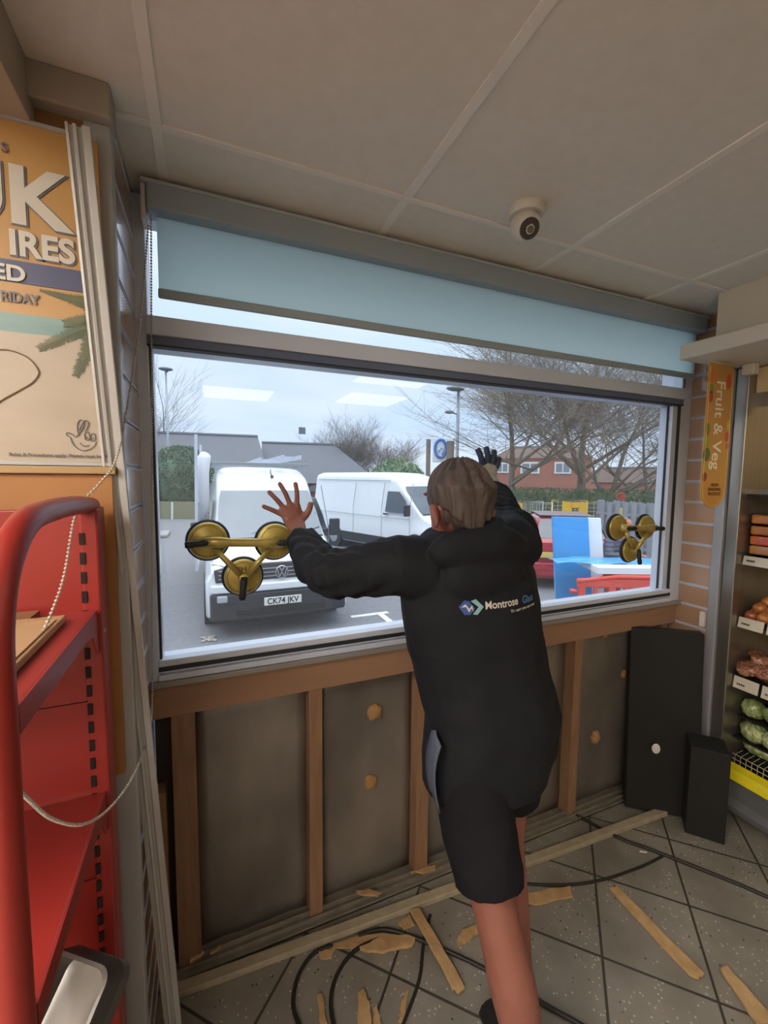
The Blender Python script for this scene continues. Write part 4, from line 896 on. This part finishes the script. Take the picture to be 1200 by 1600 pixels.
q = at(640, 735, 34); leafy('evergreen_bush', (q.x - 3.2, q.y - 1.5, G), (q.x + 1.2, q.y + 1.5, 3.0), M('bush_light', '5d7a5c', .7, 0, '7d9577', 2, .6), 4000, .12, 'green conifer bush beyond the second van roof', 'bush', 9, True)
fc = MB(); q0 = at(215, 800, 22); q1 = at(335, 800, 22)
o = MB().bar((q0.x, q0.y, G + .45), (q1.x + 6, q1.y - 2.2, G + .45), .05, .9).build('low_fence', M('fence_wood', '85876c', .85, 0, '74765e', 6, .5, (5, 5, 1))); tag(o, 'low weathered wooden fence under the evergreen bush', 'fence')
o = MB().tube([at(269, 812, 21.5), at(269, 784, 21.5)], .05, 8).build('bollard', M('bollard_white', 'c4c8ca', .6)); tag(o, 'short white post in front of the low fence', 'post')

# ---- lamp posts, sign, posts
def lamp(lab, base, hgt, kind):
    r_ = empty('lamp_post', lab, 'lamp post', None, base)
    MB().tube([(0, 0, 0), (0, 0, hgt * .35), (0, 0, hgt)], [.09, .08, .055], 12).build('pole', M('galvanised', '98a1aa', .5, .4), r_, smooth=True)
    if kind == 1: MB().sph((0, 0, hgt + .04), (.42, .25, .12), 18, 10).tube([(0, 0, hgt - .2), (.18, 0, hgt)], .04, 8).build('lamp_head', M('lamp_head', '6d7680', .5), r_, smooth=True)
    else:
        MB().sph((-.15, 0, hgt + .02), (.42, .22, .10), 18, 10).build('lamp_head', M('lamp_head', '6d7680', .5), r_, smooth=True)
        MB().sph((-.42, 0, hgt - .95), (.22, .14, .07), 14, 8).tube([(0, 0, hgt - 1.02), (-.3, 0, hgt - .96)], .03, 8).build('lamp_head', M('lamp_head', '6d7680', .5), r_, smooth=True)
b_ = at(266, 796, 27); lamp('tall street lamp rising above the evergreen bush on the left', (b_.x, b_.y, G), at(265, 582, 27).z - G, 1)
b_ = at(712, 800, 18); lamp('street lamp with two heads standing in front of the big tree', (b_.x, b_.y, G), at(712, 612, 18).z - G, 2)
wpost = M('post_wood', '6f675f', .85)
for u, vt, d, w, lab in ((668, 687, 15, .08, 'slim dark wooden post left of the blue emblem sign'), (702, 690, 15.4, .14, 'thicker grey wooden post right of the blue emblem sign')):
    b_ = at(u, 780, d); o = MB().tube([(0, 0, 0), (0, 0, at(u, vt, d).z - G)], w, 10).build('wooden_post', wpost, smooth='auto'); o.location = (b_.x, b_.y, G); tag(o, lab, 'post')
s0 = at(690, 702, 15.6); sn = empty('emblem_sign', 'rounded white sign with a blue oval emblem above the man\'s head', 'sign', None, s0, math.radians(-25))
MB().box((-.34, -.03, -.48), (.42, .03, .42)).build('board', M('sign_board', 'd5dde6', .5), sn, bevel=.05)
MB().tube([Vector((-.04 + .20 * math.cos(2 * PI * k / 28), -.05, .02 + .33 * math.sin(2 * PI * k / 28))) for k in range(29)], .05, 8).build('emblem', M('emblem_blue', '2f6cb5', .5), sn, smooth=True)
MB().tube([(-.12, -.05, -.1), (-.04, -.05, .05), (.06, -.05, .0), (.02, -.05, -.2)], .03, 6).build('emblem', M('emblem_pale', 'aac6e4', .5), sn, smooth=True)
MB().box((.05, -.02, -2.8), (.15, .03, -.45)).build('stand', wpost, sn)

# ---- buildings
roofm = M('roof_tiles', '5b6069', .85, 0, '666b74', 1.5, .6, (1, 1, 6)); brick = M('red_brick', 'a06a5c', .85, 0, '946054', 6, .6); bw2 = M('dark_red_brick', '7d434a', .85)
def house(lab, x0, x1, y0, y1, ze, zr, wall, roof, hipL=0, hipR=0, rz=0, wins=()):
    c = empty('house', lab, 'building', 'buildings beyond the car park', ((x0 + x1) / 2, (y0 + y1) / 2, G), rz); w = (x1 - x0) / 2; d = (y1 - y0) / 2; ze -= G; zr -= G
    MB().box((-w + .2, -d + .2, 0), (w - .2, d - .2, ze)).build('walls', wall, c)
    m = MB(); B_ = [Vector(p) for p in ((-w, -d, ze), (w, -d, ze), (w, d, ze), (-w, d, ze))]; r0 = Vector((-w + hipL, 0, zr)); r1 = Vector((w - hipR, 0, zr))
    vs = [m.bm.verts.new(p) for p in B_ + [r0, r1]]
    for f in ((0, 1, 5, 4), (2, 3, 4, 5), (1, 2, 5), (3, 0, 4), (3, 2, 1, 0)): m.bm.faces.new([vs[i] for i in f])
    ro = m.build('roof', roof, c); MB().bar(r0 + Vector((0, 0, .05)), r1 + Vector((0, 0, .05)), .3, .15).build('ridge', M('ridge', '7b8089', .8), ro)
    for wx, wz, ww, wh in wins:
        f = MB().box((wx - ww / 2, -d + .10, wz - wh / 2), (wx + ww / 2, -d + .22, wz + wh / 2)).build('window', M('window_frame_white', 'd5dae0', .5), c)
        MB().box((wx - ww * .40, -d + .07, wz - wh * .36), (wx - .06, -d + .12, wz + wh * .36)).box((wx + .06, -d + .07, wz - wh * .36), (wx + ww * .40, -d + .12, wz + wh * .36)).build('pane', M('pane_dark', '77828f', .15), f)
    return c
house('long dark-roofed low building behind the evergreen bush on the left', -16, 4.9, 33, 46, 1.3, 5.15, bw2, roofm, 2, .5, math.radians(-3))
house('dark-roofed building with hipped end behind the roof rack', 4.9, 15.2, 34, 46, 1.0, 4.75, bw2, roofm, .0, 3.4, math.radians(-8))
g0 = at(530, 760, 30); house('small red gabled brick front between the two vans', g0.x - 2.4, g0.x + 2.4, g0.y - 1.5, g0.y + 3.2, .55, 1.35, bw2, roofm, 0, 0, math.radians(64))
h0 = at(845, 740, 48); house('red brick house with white windows seen through the big trees', h0.x - 5.5, h0.x + 4.6, h0.y - 4, h0.y + 4, 3.7, 5.1, brick, M('roof_brown', '574743', .85), 2, 2, math.radians(-38), [(-1.1, 3.4, 1.9, 1.2), (2.1, 3.4, 1.6, 1.2), (-3.9, 3.4, 1.3, 1.1)])
h0 = at(1010, 752, 52); house('distant low brown-roofed house at the right edge of the view', h0.x - 6, h0.x + 6, h0.y - 4, h0.y + 4, 1.2, 3.0, brick, M('roof_brown', '574743', .85), 1, 1, math.radians(-42))

# ---- bare trees
bark = M('bark', '71695f', .9, 0, '857c70', 4, .6); bark_far = M('bark_far', '6f6a66', .9)
def tree(lab, base, h, seed, levels=5, spread=.55, r0=.28, mat=bark, trunk=.28, lean=(0, 0), n0=5):
    random.seed(seed); m = MB()
    def grow(p, d, ln, r, lv):
        n = 4 if lv < 3 else 3; pts = [p]; rs = [r]; q = p.copy(); dd = d.copy()
        for k in range(n):
            dd = (dd + Vector((random.uniform(-1, 1), random.uniform(-1, 1), random.uniform(-.6, .9))) * (.16 if lv else .05)).normalized()
            q = q + dd * ln / n; pts.append(q.copy()); rs.append(r * (1 - .5 * (k + 1) / n))
        m.tube(pts, rs, 6 if lv < 2 else (4 if lv < 4 else 3), cap=False)
        if lv >= levels: return
        nb = [n0, 5, 5, 4, 4, 3][lv]
        for b in range(nb):
            f = random.uniform(.35, 1) if lv else random.uniform(.55, 1); i = min(int(f * n), n - 1); s = pts[i].lerp(pts[i + 1], f * n - i)
            a = random.uniform(0, 2 * PI); side = Vector((math.cos(a), math.sin(a), random.uniform(-.15, .35)))
            nd_ = (dd * (1 - spread) + side * spread * (1.25 if lv == 0 else 1)).normalized()
            grow(s, nd_, ln * random.uniform(.55, .82) if lv else h * random.uniform(.38, .52), max(.006, r * (.46 if lv else .46) * (1 - .3 * f)), lv + 1)
        if lv < levels: grow(pts[-1], dd, ln * (.72 if lv else 1.5), r * .5, lv + 1)
    grow(Vector((0, 0, 0)), Vector((lean[0], lean[1], 1)).normalized(), h * trunk, r0, 0)
    o = m.build('bare_tree', mat); o.location = base; return tag(o, lab, 'tree', 'bare winter trees')
b_ = at(800, 770, 20); tree('big bare tree with wide branches right of the man\'s head', (b_.x, b_.y, G), 8.6, 21, 5, .60, .24, trunk=.36, n0=5)
b_ = at(908, 770, 19); tree('big bare tree with thick straight trunk at the centre of the right view', (b_.x, b_.y, G), 8.8, 5, 5, .54, .26, trunk=.38, n0=6)
b_ = at(936, 770, 16.5); tree('bare tree with forked leaning trunk nearest the grey fence', (b_.x, b_.y, G), 7.0, 33, 5, .55, .17, trunk=.28, lean=(.3, -.1), n0=5)
b_ = at(1010, 770, 24); tree('thinner bare tree at the far right beyond the fence', (b_.x, b_.y, G), 7.5, 44, 4, .6, .18, trunk=.25, n0=6)
b_ = at(548, 760, 46); tree('small twiggy bare tree beyond the second van, left one', (b_.x, b_.y, G), 6.6, 13, 5, .45, .18, bark_far, .22, n0=8)
b_ = at(590, 760, 44); tree('small twiggy bare tree beyond the second van, right one', (b_.x, b_.y, G), 6.0, 14, 5, .45, .16, bark_far, .22, n0=8)
b_ = at(252, 760, 36); tree('thin bare tree at the left window edge above the bush', (b_.x, b_.y, G), 7.5, 15, 4, .4, .12, bark_far, .4, n0=6)
st = MB().box((-.011, -.0006, -.011), (.011, 0, .011)).build('glass_reflection', M('reflection_grey', 'b6c2cc', .6, trans=.8)); st.location = on(472, 673, 1, -.0036); tag(st, 'tiny square grey patch standing in for a reflection, on the glass above the front van', 'sticker')  # grey patch laid on the pane in place of a small reflection

# ================================================================== THE MAN AT THE WINDOW
man = empty('person', 'person in a black hooded jacket and dark shorts pressing both hands on the window', 'person', None, (0, 0, 0))
V = Vector
B = MB()
def el(m, z, cx, cy, rx, ry, n=28): return [V((cx + rx * math.cos(2 * PI * k / n), cy + ry * math.sin(2 * PI * k / n), z)) for k in range(n)]
# torso under the clothes, neck and head
B.loft([el(B, z, *q) for z, q in ((.80, (.705, -.44, .12, .09)), (.88, (.715, -.44, .135, .10)), (1.0, (.71, -.43, .135, .10)), (1.15, (.685, -.41, .15, .10)), (1.28, (.660, -.405, .165, .10)), (1.36, (.645, -.405, .125, .07)), (1.385, (.633, -.41, .07, .055)))])
B.tube([V((.633, -.415, 1.33)), V((.63, -.42, 1.41)), V((.627, -.425, 1.47))], [.062, .056, .06], 18)
HC = V((.607, -.428, 1.497)); HR = Matrix.Rotation(math.radians(-14), 4, 'X')
def hp_(x, y, z): return HC + (HR.to_3x3() @ V((x, y, z)))
B.sph(HC, (.070, .088, .096), 28, 20, HR).sph(hp_(0, .045, -.055), (.052, .055, .06), 20, 14, HR).sph(hp_(0, .072, -.09), (.028, .024, .022), 12, 8, HR)
B.tube([hp_(0, .088, .01), hp_(0, .108, -.022), hp_(0, .098, -.034)], [.009, .014, .010], 10)
B.tube([hp_(-.024, .093, -.064), hp_(0, .100, -.062), hp_(.024, .093, -.064)], [.005, .0085, .005], 8).tube([hp_(-.05, .086, .03), hp_(-.02, .097, .032), hp_(.02, .097, .032), hp_(.05, .086, .03)], [.006, .008, .008, .006], 8)
for s in (-1, 1):
    B.sph(hp_(s * .079, -.012, -.047), (.011, .021, .032), 14, 10, HR @ Matrix.Rotation(math.radians(s * 18), 4, 'Z')); B.tube([hp_(s * .083, -.026, -.067), hp_(s * .092, -.028, -.042), hp_(s * .089, -.014, -.020), hp_(s * .080, .004, -.032)], .005, 6)
# legs (left one nearer the viewer)
B.tube([V((.635, -.45, .88)), V((.629, -.51, .70)), V((.627, -.59, .53)), V((.630, -.63, .45)), V((.636, -.665, .37)), V((.642, -.71, .26)), V((.648, -.76, .16)), V((.650, -.785, .11))], [.095, .078, .054, .052, .056, .047, .036, .038], 22)
B.tube([V((.650, -.80, .10)), V((.650, -.70, .06)), V((.650, -.61, .028))], [(.034, .032), (.030, .038), (.018, .042)], 14)
B.tube([V((.755, -.43, .88)), V((.765, -.45, .70)), V((.758, -.48, .52)), V((.738, -.53, .40)), V((.715, -.59, .26)), V((.700, -.64, .16)), V((.698, -.655, .11))], [.095, .078, .052, .052, .044, .036, .038], 22)
B.tube([V((.698, -.67, .10)), V((.706, -.60, .06)), V((.716, -.53, .028))], [(.034, .032), (.030, .038), (.018, .042)], 14)
# arms
B.tube([V((.49, -.41, 1.33)), V((.385, -.36, 1.30)), V((.305, -.30, 1.285)), V((.285, -.18, 1.32)), V((.264, -.075, 1.368))], [.055, .046, .040, .036, .026], 18)
B.tube([V((.79, -.41, 1.35)), V((.86, -.34, 1.37)), V((.905, -.26, 1.395)), V((.955, -.16, 1.46)), V((.998, -.07, 1.522))], [.055, .046, .040, .036, .026], 18)
def hand(m, wrist, mid, kn, fingers, thumb, g=0.0, tips_only=False, palm=True):
    if palm: m.tube([V(wrist), V(mid), V(kn), V(kn) + (V(kn) - V(mid)) * .18], [(.026 + g, .020 + g), (.035 + g, .0145 + g), (.0385 + g, .0115 + g), (.034 + g, .009 + g)], 18, ref=(1, 0, 0))
    for f in fingers:
        P = smooth_path(f, 4); n = len(P); R_ = [.0092 - .0016 * k / n + g for k in range(n)]
        P.append(P[-1] + (P[-1] - P[-2]).normalized() * .004); R_.append(.004 + g)
        if tips_only: P = P[n // 4:]; R_ = R_[n // 4:]
        m.tube(P, R_, 12)
    P = smooth_path(thumb, 4); m.tube(P, [.0125 - .003 * k / len(P) + g for k in range(len(P))], 12)
LH = dict(wrist=(.264, -.066, 1.372), mid=(.254, -.0235, 1.415), kn=(.243, -.0185, 1.452),
          fingers=[[(.266, -.020, 1.446), (.267, -.019, 1.470), (.266, -.022, 1.498), (.263, -.015, 1.530)], [(.247, -.020, 1.450), (.241, -.019, 1.470), (.228, -.022, 1.500), (.212, -.015, 1.529)],
                   [(.230, -.020, 1.444), (.218, -.019, 1.459), (.200, -.022, 1.480), (.179, -.015, 1.503)], [(.222, -.020, 1.428), (.206, -.019, 1.436), (.186, -.022, 1.446), (.161, -.015, 1.457)]],
          thumb=[(.272, -.026, 1.405), (.291, -.022, 1.421), (.305, -.021, 1.442), (.313, -.016, 1.468)])
RH = dict(wrist=(.998, -.066, 1.525), mid=(1.003, -.0235, 1.56), kn=(1.008, -.0185, 1.592),
          fingers=[[(.985, -.020, 1.587), (.978, -.019, 1.604), (.968, -.022, 1.632), (.957, -.015, 1.660)], [(1.003, -.020, 1.592), (1.002, -.019, 1.612), (.999, -.022, 1.640), (.996, -.015, 1.668)],
                   [(1.020, -.020, 1.588), (1.023, -.019, 1.606), (1.028, -.022, 1.632), (1.033, -.015, 1.657)], [(1.033, -.020, 1.576), (1.040, -.019, 1.590), (1.048, -.022, 1.608), (1.057, -.015, 1.630)]],
          thumb=[(.985, -.026, 1.552), (.965, -.022, 1.565), (.950, -.021, 1.583), (.938, -.016, 1.606)])
hand(B, **LH); hand(B, **RH)
skin_m = M('skin_man', '7f4e41', .5, 0, '8d5a4c', 7, .5, bump=.15, bscale=90)
remesh(B, 'body', skin_m, man, .0042, 3)
# glove on the right hand
remesh_m = MB(); hand(remesh_m, **RH, g=.0022)
remesh(remesh_m, 'glove', M('glove_grey', '9a968c', .8, bump=.3), man, .004, 2)
gt = MB(); hand(gt, **RH, g=.0038, tips_only=True, palm=False)
remesh(gt, 'glove_coating', M('glove_blue', '25324a', .6), man, .004, 1)
# hair
hs = MB().sph(HC + V((0, -.008, .016)), (.077, .095, .090), 28, 20, HR).sph(HC + V((0, -.042, -.020)), (.062, .056, .068), 20, 14)
for k in range(26):
    a = -PI * .05 - PI * .9 * k / 25; r_ = V((math.cos(a) * .071, math.sin(a) * .089 - .012, 0))
    hs.tube([HC + r_ * .72 + V((0, 0, .072)), HC + r_ * 1.04 + V((0, 0, .03)), HC + r_ * (1.0 if abs(math.cos(a)) > .5 else .86) + V((0, 0, -.012 - .065 * abs(math.sin(a)) ** 2))], [.012, .013, .004], 6)
def hdisp(c, n):
    q = c - HC; a = math.atan2(q.x, -q.y + .001) * 9 + q.z * 14
    return .0032 * math.sin(a * 1.7 + 3 * noise.noise(c * 14)) + .0035 * noise.noise(V((a * .9, q.z * 9, 1)))
hair_m = M('hair', '38302d', .6, 0, '574a43', 30, .5, (1, 1, .18), .5, 120)
remesh(hs, 'hair', hair_m, man, .0042, 2, hdisp)
# shorts
S_ = MB(); S_.loft([el(S_, z, *q) for z, q in ((.70, (.70, -.455, .14, .11)), (.76, (.71, -.455, .155, .13)), (.85, (.72, -.45, .155, .12)), (.98, (.705, -.44, .15, .115)))])
S_.tube([V((0.640, -.46, .84)), V((0.634, -.48, .78)), V((0.631, -.525, .66)), V((0.627, -.575, .575)), V((0.626, -.585, .545))], [.105, .105, .098, .090, .085], 24)
S_.tube([V((.765, -.45, .80)), V((.778, -.455, .70)), V((.784, -.455, .635))], [.105, .096, .088], 24)
def cl(k): return lambda c, n: .006 * noise.noise(c * 9 + V((k, 0, 0))) + .0035 * noise.noise(c * 24 + V((0, k, 0)))
shorts_m = M('dark_shorts', '17161a', .85, 0, '1c1b20', 6, .5, bump=.2, bscale=300, spec=.15)
remesh(S_, 'shorts', shorts_m, man, .006, 3, cl(2))
# jacket
J = MB()
J.loft([el(J, z, *q) for z, q in ((.712, (.703, -.455, .160, .122)), (.73, (.703, -.455, .184, .142)), (.80, (.716, -.455, .197, .150)), (.90, (.724, -.450, .198, .150)), (1.0, (.708, -.435, .200, .144)), (1.10, (.686, -.42, .204, .138)), (1.2, (.674, -.41, .210, .138)),
                                      (1.29, (.665, -.405, .205, .130)), (1.345, (.655, -.405, .185, .112)), (1.385, (.635, -.41, .13, .095)), (1.41, (.632, -.415, .095, .085)))])
J.tube([V((.52, -.41, 1.31)), V((.45, -.405, 1.325)), V((.375, -.36, 1.31)), V((.305, -.305, 1.29)), V((.282, -.22, 1.305)), V((.272, -.14, 1.338)), V((.266, -.092, 1.362))], [.085, .080, .070, .066, .058, .050, .043], 22)
J.tube([V((.76, -.41, 1.33)), V((.82, -.40, 1.36)), V((.875, -.33, 1.385)), V((.91, -.26, 1.40)), V((.945, -.18, 1.45)), V((.982, -.10, 1.505))], [.085, .080, .070, .065, .056, .045], 22)
# hood lying on the back and collar
J.sph((.642, -.490, 1.370), (.150, .056, .070), 22, 14, Matrix.Rotation(math.radians(18), 4, 'X')).sph((.648, -.502, 1.305), (.120, .045, .08), 22, 14).sph((.64, -.50, 1.27), (.065, .034, .06), 18, 12)
J.tube([V((.632 + .088 * math.cos(a), -.425 + .078 * math.sin(a), 1.405 + .018 * math.cos(a) - .008 * math.sin(a))) for a in [2 * PI * k / 20 for k in range(21)]], .026, 10)
def jd(c, n):
    w = .0055 * noise.noise(c * 7) + .0035 * noise.noise(c * 17)
    for e0, k0 in ((V((.305, -.30, 1.29)), 60), (V((.905, -.26, 1.40)), 60)):
        q = c - e0; d_ = q.length
        if d_ < .17: w += .0060 * (1 - d_ / .17) * math.sin(q.x * 95 - q.y * 60 + 3 * noise.noise(c * 12))
    if c.x < .42 or c.x > .86: w += .004 * math.sin((c.x * 1.2 + c.y) * 110 + 4 * noise.noise(c * 11))
    if c.z < 1.1: w += .005 * noise.noise(V((c.x * 9, c.y * 9, c.z * 3.2)))
    return w
jk_m = M('black_jacket', '14161b', .8, 0, '191b20', 10, .5, bump=.15, bscale=260, spec=.25)
jk = remesh(J, 'jacket', jk_m, man, .0055, 3, jd)
# print on the back, laid onto the cloth
from mathutils.bvhtree import BVHTree
bvh = BVHTree.FromPolygons([v.co for v in jk.data.vertices], [p.vertices[:] for p in jk.data.polygons])
def drape(o, lift=.0012):
    me = o.data; b2 = bmesh.new(); b2.from_mesh(me); bmesh.ops.triangulate(b2, faces=b2.faces); 
    for _ in range(2):
        lg_ = [e for e in b2.edges if e.calc_length() > .006]
        if lg_: bmesh.ops.subdivide_edges(b2, edges=lg_, cuts=1); bmesh.ops.triangulate(b2, faces=b2.faces)
    b2.to_mesh(me); b2.free()
    for v in me.vertices:
        h = bvh.ray_cast(V((v.co.x, -1.2, v.co.z)), V((0, 1, 0)))[0]
        if h: v.co.y = h.y - lift - (v.co.y * 0)
    return o
pw = M('print_white', 'c9c0b4', .6); pb = M('print_blue', '4f7fae', .6); pn_ = M('print_navy', '33508a', .6); pt_ = M('print_teal', '7fa9ad', .6)
def jt(body, mat, x, z, sz, fat, sx=1): drape(text(body, 'jacket_lettering', mat, man, (x, -.6, z), (1, 0, .03), (0, 0, 1), sz, 0, fat, sx=sx))
L0 = on(762, 954, 1, -.55); L1 = on(817, 944, 1, -.545); L2 = on(843, 938, 1, -.53)
jt('Montrose', pw, L0.x, L0.z, .0265, .0006, (L1.x - L0.x) / (.0265 * 4.45)); jt('Glass', pb, L1.x + .005, L1.z - .001, .0265, .0003, .82)
T0 = on(797, 957, 1, -.545); jt('The name you can trust', pw, T0.x, T0.z, .0100, .0003, 1.02)
i0 = on(744, 953, 1, -.55)
def poly(name, pts, mat, lift):
    o = MB(); vs = [o.bm.verts.new(V((i0.x + x, -.6, i0.z + z))) for x, z in pts]; o.bm.faces.new(vs); drape(o.build(name, mat, man), lift)
poly('jacket_emblem', [(-.031, .002), (-.018, .018), (-.006, .016), (.008, -.002), (-.004, -.017), (-.018, -.017)], pn_, .0014)
poly('jacket_emblem', [(-.002, .016), (.010, .021), (.030, .001), (.014, -.018), (.002, -.016), (.017, .001)], pt_, .0014)
poly('jacket_emblem', [(-.026, .001), (-.015, .009), (-.006, -.003), (.001, .006), (.004, -.010), (-.001, -.001), (-.007, -.011), (-.014, .002)], pw, .0019)
MB().lathe([(0, 0), (.006, 0), (.006, .003), (.003, .003), (.003, .001), (0, .001)], (.532, -.505, 1.372), (-.2, -1, .2), 14).build('eyelet', chrome, man)
# shirt tail showing at the left hip
m = MB(); R = []
for k in range(9):
    f = k / 8; z = .90 - .17 * f; R.append([V((.512 - .012 * math.sin(f * 3) + .004 * j, -.50 + .022 * (j - 1.5) + .006 * math.sin(j * 2 + f * 4), z + .008 * ((j * 7) % 3))) for j in range(4)])
o = m.loft(R, cap=False, close=False).build('shirt_tail', M('shirt_blue_grey', '4a5262', .8), man, smooth=True); so = o.modifiers.new('s', 'SOLIDIFY'); so.thickness = .004
# work shoes
for c_ in (V((.650, -.70, .02)), V((.712, -.60, .02))):
    m = MB().tube([c_ + V((0, -.11, .09)), c_ + V((0, -.04, .062)), c_ + V((0, .05, .028)), c_ + V((.003, .11, .014))], [(.040, .036), (.042, .040), (.034, .046), (.022, .038)], 18, ref=(0, 0, 1)).tube([c_ + V((-.003, -.085, .08)), c_ + V((-.003, -.07, .15))], [.046, .046], 16)
    remesh(m, 'shoe', rubber, man, .006, 2)
